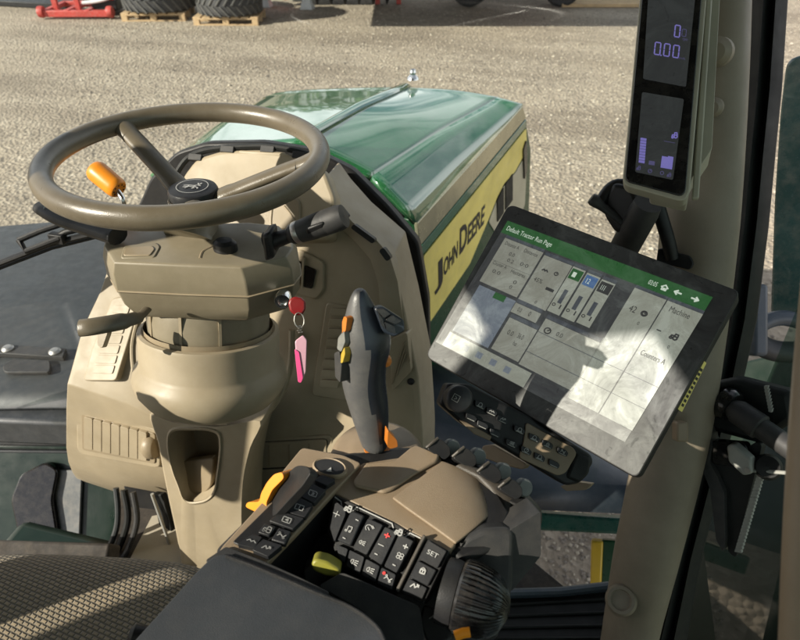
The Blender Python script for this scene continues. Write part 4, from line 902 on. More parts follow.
keys = [([(314, 480), (327, 485.5), (335.5, 479.5), (322, 474.5)], None), ([(300, 496), (314, 503), (326, 490), (312, 483.5)], 'square'), ([(281, 510), (305, 517), (313, 504), (299, 497)], 'one'), ([(269, 520.5), (293, 529), (304, 518), (281, 511)], 'four'),
        ([(258, 532), (269, 535.5), (276, 526.5), (265, 523)], 'tractor'), ([(271, 539.5), (285, 543.5), (291, 531), (279, 527)], 'diff'), ([(237, 544), (254, 548), (262, 537), (253, 534)], 'wave'), ([(252, 549.5), (268, 556.5), (282, 545), (263, 539)], 'zig')]
for q, ic in keys:
    b = MB(); b.slab(PT, rquad(q, 1.5), .003, .0095); kb = b.build('button', 'button', co_, bevel=.001)
    if ic:
        cx = sum(p[0] for p in q) / 4; cy = sum(p[1] for p in q) / 4
        b = MB(); icon(b, PT, ic, cx, cy, 4.8, .0108, 0, .00034, (1, .35), (-.35, .75)); b.build('symbol', 'white', kb, smooth=0)
# dark wedge guard and orange hand throttle
wg = Pl(PT.px(285, 500), (-.75, -.30, .55))
b = MB(); b.slab(wg, rquad([(266, 517), (269, 501), (277, 486), (288, 472), (297, 465), (307, 466), (311, 472), (302, 486), (286, 503), (274, 516)], 4), .004, .012); b.build('throttle_guard', 'black', co_, bevel=.004, seg=3)
og = Pl(PT.px(268, 495) + V((-.035, 0, 0)), (-.35, -.80, .50))
b = MB(); b.slab(og, rquad([(282, 472), (284, 478), (272, 490), (266, 503), (268, 514), (262, 522), (255, 526), (256, 512), (245, 507), (247, 502), (259, 502), (261, 493), (267, 482), (274, 474)], 3), -.016, .0); b.build('hand_throttle', 'orange', co_, bevel=.004, seg=3)
# right key field
bed = [(334, 494), (394, 522), (416, 535), (400, 590), (392, 592), (340, 566), (327, 530)]
b = MB(); b.slab(PR, rquad(bed, 3), -.03, .0); b.build('key_bed', 'black', co_, bevel=.002)
kf = [([(335.5, 501), (344, 508), (345.5, 514), (334.5, 542), (330, 528)], 'plus', (336.5, 514)), ([(351, 510), (364, 515.5), (350.5, 546), (337, 540)], 'note', (349, 529)), ([(368, 518), (383, 525), (366.5, 555), (352.5, 548)], 'phone', (369, 528)),
      ([(385, 526.5), (397, 532.5), (381.5, 565), (368.5, 556.5)], 'minus', (381, 545)), ([(399, 534), (413.5, 541), (396.5, 573), (384, 566)], 'fan', (400, 556)),
      ([(335.5, 544), (348, 549), (344, 562), (340, 560)], None, (0, 0)), ([(349.5, 549.5), (364.5, 557), (359.5, 574), (346, 566)], 'lamp', (354, 562)), ([(366, 558.5), (380, 566), (375, 582), (361.5, 575)], 'lamp', (370, 570)), ([(381.5, 567), (396, 574.5), (391.5, 590), (377, 583)], 'diff', (388, 578.5))]
sh = {0: 1}
for q, ic, c in kf:
    b = MB(); b.slab(PR, rquad(q, 1.8), .0, .006); kb = b.build('button', 'button', co_, bevel=.0012)
    if ic:
        b = MB(); icon(b, PR, ic, c[0], c[1], 4.4, .0072, 0, .00032, (1, .45), (-.4, .9)); b.build('symbol', 'white', kb, smooth=0)
    if ic == 'note':
        b = MB(); icon(b, PR, 'minus', 357, 520, 2, .0072, 0, .0004, (1, .5)); icon(b, PR, 'minus', 344, 538, 2, .0072, 0, .0004, (1, .5)); b.build('symbol', 'white', kb, smooth=0)
    if ic == 'phone':
        b = MB(); icon(b, PR, 'lamp', 362, 542.5, 3.6, .0072, 0, .00032, (1, .45), (-.4, .9)); b.build('symbol', 'white', kb, smooth=0)
    if ic == 'minus':
        b = MB(); icon(b, PR, 'plus', 387, 535.5, 3.2, .0072, 0, .0006, (1, .45), (-.4, .9)); b.build('red_symbol', 'redprint', kb, smooth=0)
        b = MB(); icon(b, PR, 'minus', 376, 554, 2, .0072, 0, .0004, (1, .5)); b.build('symbol', 'white', kb, smooth=0)
    if ic == 'fan':
        b = MB(); icon(b, PR, 'plus', 405.5, 546.5, 3, .0072, 0, .0005, (1, .45), (-.4, .9)); icon(b, PR, 'minus', 394, 565, 2, .0072, 0, .0004, (1, .5)); b.build('symbol', 'white', kb, smooth=0)
    if ic == 'diff' and c[0] > 380:
        b = MB(); icon(b, PR, 'ring', 384, 573, 1.2, .0072, 0, .0007); b.build('red_dot', 'redprint', kb, smooth=0)
# outline of the field and small badges
b = MB(); b.stroke([PR.px(x, y, .0012) for x, y in ((335, 497), (341, 501.5), (342, 507), (352, 511.5), (357, 507), (392, 523.5), (394, 531), (405, 537), (410, 533), (420, 538))], .0005, PR.n); b.build('field_outline', 'white', co_, smooth=0)
for x, y in ((348, 508.5), (398.5, 532)):
    b = MB(); icon(b, PR, 'tractor', x, y, 4, .0072, 0, .0006, (1, .45), (-.3, .9)); b.build('field_symbol', 'white', co_, smooth=0)
b = MB(); b.slab(PR, [(423, 534), (426, 536), (398, 592), (395, 590)], -.02, .007); b.build('divider', 'taupe', co_, bevel=.001)
b = MB(); b.slab(PR, rquad([(427, 538), (449.5, 551), (424, 604), (399, 591.5)], 3), -.01, .003); b.build('set_bed', 'black', co_, bevel=.001)
for q, kind in (([(429, 540.5), (446.5, 551), (437.5, 568), (419, 558)], 'SET'), ([(418, 560), (436.5, 570), (428, 586), (410, 577)], 'lock'), ([(409.5, 578.5), (427, 588), (421.5, 600), (402, 591)], 'zig')):
    b = MB(); b.slab(PR, rquad(q, 1.5), .0, .006); kb = b.build('button', 'button', co_, bevel=.001)
    b = MB()
    if kind == 'SET': b.tpx('SET', PR, (426.5, 553.2), (437, 558.5), (428.5, 549), .0073)
    else: icon(b, PR, kind, *((423, 570) if kind == 'lock' else (414.5, 586)), 4.6, .0073, 0, .0005, (1, .35), (-.3, .9))
    b.build('symbol', 'white', kb, smooth=0)
# scroll knob
kc = W(462, 597, 0.5458); ka = (W(492, 603, 0.5228) - kc).normalized()
kc = W(459, 595, 0.5458); kax = (cr * .93 - cu_ * .20 - cf * .28).normalized()
b = MB(); b.lathe(kc, kax, [(.0275, -.014), (.028, -.006), (.027, -.001), (0, -.001)], 48); b.build('knob_collar', 'black', co_)
prof = [(0.0293, 0.0000), (0.0308, 0.0023), (0.0313, 0.0092), (0.0308, 0.0144), (0.0301, 0.0155), (0.0287, 0.0230), (0.0247, 0.0316), (0.0190, 0.0379), (0.0109, 0.0419), (0.0046, 0.0434), (0.0000, 0.0437)]
b = MB(); x_ = kax.cross(UP).normalized(); y_ = kax.cross(x_); rs = []
for r, h in prof:
    rs.append([kc + kax * h + (x_ * math.cos(2 * math.pi * j / 160) + y_ * math.sin(2 * math.pi * j / 160)) * (r * (1 - (.075 if (j % 4) < 2 and h > .0072 else 0))) for j in range(160)])
b.rings(rs); b.build('scroll_knob', 'glossblack', co_, smooth=25)
b = MB(); b.slab(Pl(PT.px(430, 610, -.03), PRn), rquad([(423, 604), (445, 612), (452, 640), (430, 650), (418, 622)], 4), -.04, .0); mt = b.build('mode_button', 'grey', co_, bevel=.003)
b = MB(); icon(b, Pl(PT.px(430, 610, -.03), PRn), 'zig', 434, 618, 5, .0012, 0, .0005, (1, .35), (-.3, .9)); b.build('symbol', 'grey_light', mt, smooth=0)
b = MB(); b.tube([W(455, 636, 0.5056), W(463, 633, 0.5056), W(470, 632, 0.5056)], .004, 10); b.build('amber_light', 'orange', co_)
# hollow under the keys with a yellow green lever
b = MB(); b.slab(Pl(PT.px(320, 570, -.05), (0, -.5, .8)), rquad([(306, 545), (330, 530), (340, 566), (398, 592), (390, 640), (300, 600)], 4), -.03, -.01); b.build('hollow', 'grey', co_, bevel=.003)
b = MB(); b.slab(Pl(PT.px(325, 578, -.02), (.2, -.8, .5)), rquad([(303, 572), (313, 564), (341, 577), (338, 590), (327, 592), (304, 582)], 2), -.02, .0); b.build('lever_housing', 'grey', co_, bevel=.002)
b = MB(); b.slab(Pl(PT.px(325, 570, -.015), (.2, -.8, .5)), rquad([(311, 563), (316, 559), (328, 562), (341, 570), (339, 578), (327, 577), (313, 571)], 4), -.012, .006); M['olive'] = plastic('yellow green lever', (.26, .245, .035), .45, 300, .1, .1); b.build('lock_lever', 'olive', co_, bevel=.002)
b = MB(); b.slab(Pl(PT.px(360, 590, -.014), (.1, -.50, .85)), rquad([(318, 586), (342, 572), (396, 596), (420, 606), (426, 650), (384, 650), (366, 613), (340, 598)], 5), -.03, .0); b.build('lower_tray', 'grey', co_, bevel=.006, seg=3)
# padded armrest
PA = Pl(PT.px(250, 600, .004), (-.04, -.02, 1))
b = MB(); b.slab(PA, rquad([(96, 690), (134, 641), (200, 568), (213, 556), (226, 553), (262, 566), (318, 590), (345, 602), (366, 613), (380, 628), (392, 650), (420, 720)], 10, 6), -.06, .006); b.build('armrest_pad', 'pad', co_, bevel=.014, seg=5, smooth=50)
b = MB(); b.slab(PA, rquad([(205, 560), (226, 546), (262, 560), (300, 577), (330, 592), (322, 600), (262, 575), (226, 560), (210, 566)], 3), -.03, .004); b.build('armrest_nose', 'grey', co_, bevel=.005, seg=3)
b = MB(); b.tube(smoothpts([PA.px(x, y, .007) for x, y in ((226, 556), (260, 569), (316, 593), (350, 607), (376, 626), (386, 645))], 4), .0016, 8); b.build('pad_seam', 'black', co_)
b = MB(); b.lathe(PA.px(133, 634, -.02), (-.8, -.2, .3), [(.008, -.02), (.008, .0), (.005, .003), (0, .003)], 14); b.build('pad_screw', 'black', co_)

# ------------------------------------------------------------------ joystick
jb = W(377, 447, 0.6722); jy = jb.y
js = thing('joystick', jb, 'grey rubber joystick with a dark right side, thumb buttons and orange collar', 'joystick')
b = MB(); b.lathe(jb - UP * .012, UP, [(.050, -.035), (.050, -.002), (.047, .003), (.042, .005), (.035, .006), (.030, .008), (.022, .010), (0, .011)], 48); b.build('boot', 'tan', js, smooth=40)
b = MB(); b.lathe(jb - UP * .004, UP, [(.0150, -.004), (.0145, .001), (.0135, .003)], 32); b.build('orange_collar', 'orange2', js)
ax_ = [((376, 449), 13.5, 0.6722), ((373.5, 436), 14.5, 0.6687), ((371, 420), 18, 0.6618), ((368, 402), 20.5, 0.6549), ((363.5, 384), 22, 0.6457), ((363.5, 366), 22.5, 0.6377), ((366, 350), 24.5, 0.6297), ((367, 336), 25.2, 0.6216), ((364.5, 322), 21, 0.6147), ((361, 308), 14.5, 0.6078), ((359.8, 297), 9.5, 0.6021), ((359.8, 291), 6.2, 0.5998), ((360, 289.5), 3, 0.5992)]
jn = 28; rs = []
jd = V((cr.x, cr.y, 0)).normalized(); jf = V((cf.x, cf.y, 0)).normalized()
for (x, y), hw, d in ax_:
    c = W(x, y, d); r = hw * d / FPX
    rs.append([c + jd * (math.cos(q) * r) + jf * (math.sin(q) * r * .95) for q in (2 * math.pi * j / jn for j in range(jn))])
def jm(j, i):
    q = (i + .5) / jn * 360
    lim = [50, 62, 70, 76, 80, 80, 80, 84, 86, 88, 88, 90, 90][j]
    return 1 if (q > 360 - lim or q < 80) else 0
b = MB().rings(rs, mif=jm); b.build('grip', ['joy', 'joydark'], js, smooth=60, sub=1)  # right side of the grip takes the darker material
jp = Pl(W(390, 322, 0.5917), (.30, -.75, .45))
b = MB(); b.slab(jp, rquad([(374, 308), (382, 306), (404, 320), (405, 331), (394, 337), (383, 332)], 3), -.018, .0); pdx = b.build('button_pad', 'joydark', js, bevel=.002)
for q in ([(376, 309.5), (383, 308.5), (391, 314), (384, 318.5)], [(385, 320), (392, 315), (402, 321), (396, 325)], [(378, 312), (383, 319.5), (386, 330), (381, 325)], [(384.5, 321.5), (395, 326.5), (396, 334), (387, 331)]):
    b = MB(); b.slab(jp, rquad(q, 1.5), .0, .0045); b.build('thumb_button', 'glossblack', pdx, bevel=.0012)
je = Pl(W(344, 345, 0.6090), (-.55, -.75, .25))
for nm, q, mt in (('trigger_upper', [(344, 316), (347, 318), (345.5, 331), (342, 334), (342, 322)], 'orange2'), ('rocker', [(338, 338), (344, 330), (345, 342), (341, 352), (337, 349)], 'grey_mid'), ('trigger_lower', [(341, 354), (344.5, 347), (345, 354), (342.5, 363), (340.5, 363)], 'yellow2'), ('side_key', [(334, 353), (339, 351), (341.5, 366), (340, 383), (335, 377)], 'grey')):
    b = MB(); b.slab(je, rquad(q, 1.5), -.010, .003); b.build(nm, mt, js, bevel=.0015)
b = MB(); b.lathe(W(387, 362, 0.6297), (.7, -.6, .2), [(.006, -.010), (.007, -.003), (.005, .001), (0, .002)], 20); b.build('side_button', 'orange2', js)
b = MB(); b.slab(Pl(W(392, 438, 0.6492), (.5, -.8, .2)), rquad([(388, 430), (391, 434), (397, 440), (398, 447), (390, 449), (387, 446)], 2), -.006, .004); b.build('collar_tab', 'orange2', js, bevel=.002)

# ------------------------------------------------------------------ driver seat
zs = 1.79
def zr_(x, y, dz=0): return WZ(x, y, zs) + UP * dz
se = thing('driver_seat', zr_(80, 620, -.3), 'driver seat cushion in brown woven fabric at the lower left', 'seat')
rows = []
topl = [(-90, 582), (-30, 577), (30, 576), (75, 578), (110, 580), (150, 583), (182, 587), (210, 602)]
for k, (dy, dzz) in enumerate(((-.004, -.12), (.012, -.05), (.006, -.018), (-.014, -.003), (-.05, .004), (-.12, .006), (-.25, .002), (-.45, 0))):
    rows.append([zr_(x, y, dzz) + V((0, dy, 0)) for x, y in topl])
b = MB().grid(rows); b.build('cushion', 'fabric', se, smooth=180, solid=.04, sub=2, flip=False)
b = MB(); b.aabb(-.36, .16, -.2, .30, 1.42, 1.66); b.build('seat_base', 'black', se, bevel=.03)
b = MB(); b.aabb(-.36, -.28, .080, .42, 1.97, 2.09); b.build('shade_armrest', 'pad', se, bevel=.02, seg=4)  # unseen armrest, added and placed to shade the seat front
# ------------------------------------------------------------------ touchscreen monitor
mc = W(508, 203, .9005)
r1 = cr * .7432 - cu_ * .4109 - cf * .5281 * -1 * -1
r1 = (cr * .7432 - cu_ * .4109 + cf * -.5281); r2 = (cr * -.4808 - cu_ * .8768 + cf * .0083)
mn = r1.cross(r2); mn = mn if mn.dot(CAM - mc) > 0 else -mn
MP = Pl(mc, mn)
mo = thing('touchscreen_monitor', MP.px(580, 340), 'large black touchscreen with a green header bar and smudged glass', 'touchscreen')
oq = [(508.5, 203), (741, 291), (637, 479.5), (424, 356.5)]
b = MB(); b.slab(MP, rquad(oq, 9, 6), -.032, -.003); b.build('housing', 'black', mo, bevel=.004, seg=3)
b = MB(); b.slab(MP, rquad([(509, 203.6), (740.2, 291.5), (636.8, 478.6), (425, 356.4)], 8, 6), -.004, .0); b.build('chrome_edge', 'grey', mo, bevel=.0008)
b = MB(); b.slab(MP, rquad([(509.3, 204.6), (739, 292), (636.5, 476.9), (426.3, 356.2)], 7.5, 6), -.002, .0008); b.build('glass', 's_black', mo)
names = ['s_tile', 's_tile2', 's_green', 's_line', 's_text', 's_white', 's_map', 's_blue', 's_off']; ix = {k: i for i, k in enumerate(names)}
scr = MB(); H0 = .0010
def tile(q, k, h=.0012): scr.sheet(MP, q, h, ix[k])
# homography of the display area: u right, v down in 0..1
A_, B_, C_, D_ = (508, 221), (713, 297.5), (616, 452), (436, 342)
a3, b3, c3, d3 = (MP.px(*p) for p in (A_, B_, C_, D_))
def uvp(u, v, h):
    p = a3 + (b3 - a3) * u + (d3 - a3) * v
    return p + MP.n * h
def qt(u0, v0, u1, v1, k, h=.0014): scr.add([uvp(u0, v0, h), uvp(u1, v0, h), uvp(u1, v1, h), uvp(u0, v1, h)], [(0, 1, 2, 3)], ix[k])
def tx_(s_, u, v, wd, ht, k='s_text', h=.0022): scr.text(s_, uvp(u, v, h), uvp(u + wd, v, h), uvp(u, v - ht, h), ix[k])
qt(0, 0, 1, 1, 's_off', .0012); qt(0, 0, 1, .095, 's_green')
tx_('Default Tractor Run Page', .02, .067, .25, .034, 's_white')
tx_('03:05', .745, .065, .038, .030, 's_white')
def ic2(kind, u, v, s_, k, w=.0006, h=.0022):
    for ln in ICON[kind]: scr.stroke([uvp(u + x * s_, v + y * s_ * 1.3, h) for x, y in ln], w, MP.n, ix[k])
ic2('house', .815, .050, .018, 's_white', .0008); ic2('left', .872, .050, .018, 's_white', .0010); ic2('right', .945, .050, .018, 's_white', .0010)
# measured tiles (u,v found from the photograph by inverse mapping)
def inv(x, y):
    p = MP.px(x, y) - a3; e, f_ = b3 - a3, d3 - a3
    ee, ff, ef = e.dot(e), f_.dot(f_), e.dot(f_); pe, pf = p.dot(e), p.dot(f_); D = ee * ff - ef * ef
    return (pe * ff - pf * ef) / D, (pf * ee - pe * ef) / D
def tp(q, k, head=None, hh=.025):
    us = [inv(*p) for p in q]; u0 = (us[0][0] + us[3][0]) / 2; u1 = (us[1][0] + us[2][0]) / 2; v0 = (us[0][1] + us[1][1]) / 2; v1 = (us[2][1] + us[3][1]) / 2
    qt(u0, v0, u1, v1, k, .0016)
    if head: qt(u0, v0 - hh, u1, v0 - .003, head, .0017)
    return u0, v0, u1, v1
T1 = tp([(504.5, 236.6), (541.6, 253.4), (518.5, 299), (481.6, 281.6)], 's_tile', 's_line')
T2 = tp([(543, 254), (570, 266), (548, 312.5), (520.5, 300)], 's_tile', 's_line')
T3 = tp([(571.5, 265.5), (584, 271), (561.4, 317), (549.5, 311.6)], 's_tile2', 's_line')
T4 = tp([(585.8, 272), (598.6, 277.5), (576.4, 323.6), (563.2, 317.6)], 's_tile2', 's_line')
T5 = tp([(600.3, 278.5), (613.6, 284), (592, 329), (578.2, 323.6)], 's_tile2', 's_line')
for T, k in ((T3, 's_green'), (T4, 's_blue'), (T5, 's_text')):
    u0, v0, u1, v1 = T; qt(u0 + .004, v0 + .012, u1 - .004, v0 + .085, k, .0018); tx_({'s_green': '1', 's_blue': '12', 's_text': '111'}[k], u0 + .016, v0 + .068, .018, .035, 's_white')
    qt(u0 + .35 * (u1 - u0), v0 + .48 * (v1 - v0), u0 + .65 * (u1 - u0), v0 + .78 * (v1 - v0), 's_line', .0018); ic2('ring', u0 + .014, v1 - .055, .010, 's_text', .0005); tx_('1', u1 - .02, v1 - .04, .006, .03)
u0, v0, u1, v1 = T1; w_ = u1 - u0; h_ = v1 - v0
for (a, c, s_, wd) in ((.08, .13, 'Distance A', .36), (.58, .13, 'Distance', .34), (.30, .30, '0.0', .14), (.34, .43, '0.2', .16), (.66, .40, '0:0', .2), (.06, .58, 'Counter A', .36), (.56, .60, 'Hectares', .36), (.16, .74, '0.0', .2), (.74, .78, '0', .08), (.72, .90, '0', .06)): tx_(s_, u0 + a * w_, v0 + c * h_, wd * w_, .026)
qt(u0, v0 + .5 * h_, u1, v0 + .505 * h_, 's_text', .0018)
u0, v0, u1, v1 = T2; w_ = u1 - u0; h_ = v1 - v0
tx_('45%', u0 + .12 * w_, v0 + .55 * h_, .30 * w_, .030); qt(u0 + .62 * w_, v0 + .56 * h_, u0 + .9 * w_, v0 + .62 * h_, 's_text', .0018); ic2('dial', u0 + .68 * w_, v0 + .26 * h_, .012, 's_text'); ic2('wave', u0 + .30 * w_, v0 + .28 * h_, .016, 's_text', .0009)
tx_('0', u0 + .55 * w_, v0 + .95 * h_, .06 * w_, .022)
T6 = tp([(516, 302.5), (541, 314), (536.5, 323.5), (511, 312)], 's_tile', 's_line', .03)
T7 = tp([(508.5, 317), (536, 329.5), (520, 363.5), (493, 349)], 's_tile', 's_line', .03)
T8 = tp([(544.5, 318), (598, 342), (574, 392), (520.5, 365)], 's_tile', 's_line', .03)
MPq = tp([(480, 284.5), (514, 301), (490.5, 349), (453, 331)], 's_map')
BB = tp([(452, 333), (532, 373), (524, 388), (441, 344)], 's_tile2')
u0, v0, u1, v1 = T6; tx_('0.0', u0 + .2 * (u1 - u0), v0 + .7 * (v1 - v0), .02, .03); tx_('0', u0 + .62 * (u1 - u0), v0 + .7 * (v1 - v0), .01, .035)
u0, v0, u1, v1 = T7; tx_('0.0', u0 + .2 * (u1 - u0), v0 + .45 * (v1 - v0), .03, .035); tx_('36.0', u0 + .55 * (u1 - u0), v0 + .42 * (v1 - v0), .03, .035); tx_('ha', u0 + .55 * (u1 - u0), v0 + .65 * (v1 - v0), .018, .03)
u0, v0, u1, v1 = T8; ic2('dial', u0 + .14 * (u1 - u0), v0 + .2 * (v1 - v0), .020, 's_text', .0008); tx_('0.0', u0 + .30 * (u1 - u0), v0 + .22 * (v1 - v0), .03, .03)
u0, v0, u1, v1 = BB
for k in range(5): qt(u0 + (.05 + k * .17) * (u1 - u0), v0 + .3 * (v1 - v0), u0 + (.12 + k * .17) * (u1 - u0), v0 + .7 * (v1 - v0), 's_map', .0018)
qt(MPq[0] + .45 * (MPq[2] - MPq[0]), MPq[1], MPq[0] + .75 * (MPq[2] - MPq[0]), MPq[1] + .12 * (MPq[3] - MPq[1]), 's_green', .0018)
u, v = inv(635, 288)
um = inv(666.8, 301.5)[0]; ue = inv(702, 316.5)[0]; wd_ = um - u
qt(u, v, um - .003, .92, 's_tile2', .0016); qt(um + .002, v, ue, .92, 's_tile2', .0016)
qt(u, v - .022, um - .003, v - .002, 's_line', .0017); qt(um + .002, v - .022, ue, v - .002, 's_line', .0017)
tx_('42', u + .026, v + .15, .030, .042); ic2('ring', u + .092, v + .13, .018, 's_text', .0007); ic2('dial', u + .092, v + .13, .010, 's_text', .0006); tx_('0', u + .088, v + .21, .008, .022)
tx_('Machine', um + .028, v + .06, .085, .036); ic2('minus', um + .035, v + .19, .014, 's_text', .0007); ic2('tractor', um + .10, v + .19, .018, 's_text', .0009); tx_('0', um + .098, v + .27, .008, .022)
tx_('Counters A', um + .018, v + .37, .105, .034)
u8 = T8[2]
qt(u8 + .004, T5[3] + .02, u - .004, .92, 's_tile', .0016)
for vv in (.62, .77): qt(T8[0], vv, ue, vv + .004, 's_line', .0019)
scr.build('display_page', names, mo, smooth=0, flip=False)
# yellow sticker on the edge and rear bracket
es = Pl(MP.px(690, 382) - MP.n * .018, (r1 * .9 + MP.n * .45))
b = MB(); b.slab(es, [(703, 360), (706.5, 363), (682, 412), (678, 409)], -.002, .0005); st_ = b.build('edge_label', 'yellowpaint', mo)
b = MB()
for i in range(9): b.slab(es, [(701 - i * 2.3, 368 + i * 4.4), (703 - i * 2.3, 369.5 + i * 4.4), (701.8 - i * 2.3, 372 + i * 4.4), (699.8 - i * 2.3, 370.5 + i * 4.4)], .0005, .0009)
b.build('label_print', 'ink', st_, smooth=0)
b = MB(); b.box(W(680, 431, .97), cr * .009, cu_ * .015, cf * .010); b.build('usb_plug', 'tan', mo, bevel=.003)
b = MB(); b.slab(MP, [(560, 250), (650, 285), (610, 360), (530, 320)], -.06, -.03); b.build('rear_mount', 'black', mo, bevel=.006)
# ------------------------------------------------------------------ monitor arm
ma = thing('monitor_arm', W(640, 222, .92), 'black jointed mounting arm with a clamp knob holding the touchscreen', 'mounting arm')
b = MB(); b.lathe(W(620, 256, .96), W(650, 200, .88) - W(620, 256, .96), [(.0, 0), (.019, 0), (.021, .004), (.021, .085), (.019, .10), (0, .10)], 28); b.build('arm_tube', 'grey', ma)
b = MB(); b.lathe(W(632, 243, .925), CAM - W(632, 243, .925), [(.009, -.005), (.009, .003), (.006, .005), (.004, .003), (0, .003)], 16); b.build('bolt', 'steel', ma)
b = MB(); b.slab(Pl(W(615, 210, .93), (-.4, -.8, .4)), rquad([(613, 182), (632, 186), (640, 205), (626, 235), (614, 232), (603, 215), (604, 196)], 5), -.035, .01); b.build('clamp_body', 'black', ma, bevel=.008, seg=3)
b = MB(); b.tube(smoothpts([W(591, 198, .92), W(600, 205, .92), W(612, 214, .92), W(622, 222, .92)], 3), [.010, .012, .011, .009, .008, .008, .008, .008, .008, .008], 14, flat=.7); b.build('clamp_lever', 'grey', ma)
b = MB(); b.tube(smoothpts([W(600, 202, .93), W(608, 190, .93), W(618, 184, .93), W(634, 186, .92)], 3), .008, 12); b.build('cable', 'black', ma)
b = MB(); b.slab(Pl(W(665, 254, .96), (-.3, -.85, .4)), rquad([(658, 248), (690, 256), (694, 264), (690, 270), (656, 262)], 3), -.03, .01); b.build('pillar_clamp', 'black', ma, bevel=.004)
b = MB(); b.lathe(W(694, 268, .96), (0, -.5, .8), [(.010, -.01), (.011, 0), (.007, .006), (0, .007)], 18); b.build('clamp_nut', 'steel', ma)
b = MB(); b.tube(smoothpts([W(655, 196, .93), W(662, 220, .935), W(668, 240, .94), W(672, 258, .95)], 4), .010, 12, mi=0); b.build('arm_strut', 'black', ma)
# ------------------------------------------------------------------ corner post display
dn = (-cf * .90 - cr * .34 + cu_ * .18).normalized()
DP = Pl(W(660, 100, .80), dn)
du = thing('corner_post_display', DP.px(665, 80), 'narrow beige framed display with two dark panels on the right front pillar', 'display')
b = MB(); b.slab(DP, rquad([(646.5, -75), (712, -75), (706.5, 0), (690, 190), (686, 199.5), (680, 201), (626, 186), (622.5, 180), (630, 105)], 4), -.022, .0); b.build('front_frame', 'housing', du, bevel=.003, seg=3)
b = MB(); b.slab(Pl(DP.o - dn * .022, dn), rquad([(650, -75), (724, -75), (716, 70), (712, 149), (692, 178), (688, 198), (650, 190)], 3), -.05, -.0); b.build('back_case', 'housing', du, bevel=.004)
b = MB(); b.slab(Pl(DP.o - dn * .012, dn), [(711, -70), (717, -70), (699, 198), (692, 199)], -.008, .0); b.build('side_step', 'housing', du, bevel=.002)
b = MB(); b.slab(DP, rquad([(648.5, -72), (706, -72), (701.5, 0), (685.5, 192), (681, 196), (628, 182), (625, 178), (632, 105)], 3), -.001, .002); b.build('bezel', 'glossblack', du, bevel=.001)
ln_ = ['lcd', 'lcd_on', 'lcd_dim']
def seg7(mb, ch, x, y, w, h, sk, hh, mi, t=1.1):
    S = {'0': 'abcdef', '8': 'abcdefg'}[ch]
    P = lambda u, v: DP.px(x + w * u - sk * v + 0, y + h * v + w * u * .17, hh)
    segs = {'a': ((.1, 0), (.9, 0)), 'b': ((1, .06), (1, .45)), 'c': ((1, .55), (1, .94)), 'd': ((.1, 1), (.9, 1)), 'e': ((0, .55), (0, .94)), 'f': ((0, .06), (0, .45)), 'g': ((.1, .5), (.9, .5))}
    for s_ in S: mb.stroke([P(*segs[s_][0]), P(*segs[s_][1])], t * .0007, DP.n, mi)
b = MB(); b.sheet(DP, rquad([(649.5, -60), (699, -60), (695, 0), (686, 87), (643, 79), (648, 0)], 2), .0035, 0)
seg7(b, '0', 675.5, 25, 5, 11.5, 1.2, .0045, 1); seg7(b, '0', 682.5, 29, 4, 7, .8, .0045, 2, .6)
for x in (655.5, 664.8, 674): seg7(b, '0', x, 42 + (x - 655) * .16, 5.5, 12, 1.3, .0045, 1)
b.stroke([DP.px(660.5, 55.2, .0045), DP.px(661.3, 55.4, .0045)], .0008, DP.n, 1)
b.tpx('km/h', DP, (678.5, 58.6), (685, 60), (678.7, 56.4), .0045, 2)
b.tpx('rpm', DP, (682.5, 40), (687.5, 41), (682.7, 38), .0045, 2)
b.build('upper_lcd', ln_, du, smooth=0)
b = MB(); b.sheet(DP, rquad([(642, 92), (684, 99), (673, 180), (635, 172), (637, 150)], 2), .0035, 0)
for k in range(9): b.sheet(DP, [(640.6 - .22 * k, 137.6 + k * 2.8), (646.6 - .22 * k, 138.6 + k * 2.8), (646.3 - .22 * k, 141 + k * 2.8), (640.3 - .22 * k, 140 + k * 2.8)], .0045, 1)
b.sheet(DP, [(662, 156), (668, 157), (668, 156), (673.5, 157), (672, 169.5), (660.5, 167.5)], .0045, 1)
b.sheet(DP, [(649, 160.5), (655, 161.5), (654.5, 165.5), (648.5, 164.5)], .0045, 2)
for x, y, k_ in ((638.5, 168, 'tractor'), (650, 171, 'dial'), (662, 173, 'ring'), (669, 175, 'tractor')): icon(b, DP, k_, x, y, 2.4, .0045, 2, .0004)
icon(b, DP, 'tractor', 674.5, 135.5, 3.4, .0045, 1, .0007)
b.stroke([DP.px(664, 141, .0045), DP.px(675, 143, .0045)], .0003, DP.n, 2)
b.build('lower_lcd', ln_, du, smooth=0)
# ------------------------------------------------------------------ switch panel under the monitor
sm = cr * .87 - cu_ * .49 + cf * .06; s2m = cr * -.49 - cu_ * .86 - cf * .12
sn_ = sm.cross(s2m); sn_ = sn_ if sn_.dot(-cf) > 0 else -sn_
SP = Pl(W(463, 384, .80), sn_)
spn = thing('switch_panel', SP.px(520, 432), 'small tilted black switch panel with a knob and two rows of keys under the touchscreen', 'switch panel')
b = MB(); b.slab(SP, rquad([(447, 383), (468, 384), (528, 415), (592, 455), (594, 463), (580, 484), (566, 486), (510, 452), (462, 424), (439, 404)], 4), -.03, .0); pb_ = b.build('body', 'black', spn, bevel=.004, seg=3)
b = MB(); b.slab(SP, rquad([(526, 422), (574, 448), (577, 454), (566, 473), (558, 476), (519, 458), (524, 440)], 4), .0, .0025); b.build('tan_surround', 'tan', spn, bevel=.001)
b = MB(); b.slab(SP, [(459, 420), (466, 422), (492, 436), (490, 441), (474, 434)], .0, .002); b.build('tan_strip', 'tan', spn, bevel=.001)
b = MB(); b.lathe(SP.px(456, 398, .0), SP.n, [(.017, 0), (.0165, .022), (.0155, .024), (.013, .0255), (0, .026)], 36); kk = b.build('rotary_knob', 'button', spn, smooth=40)
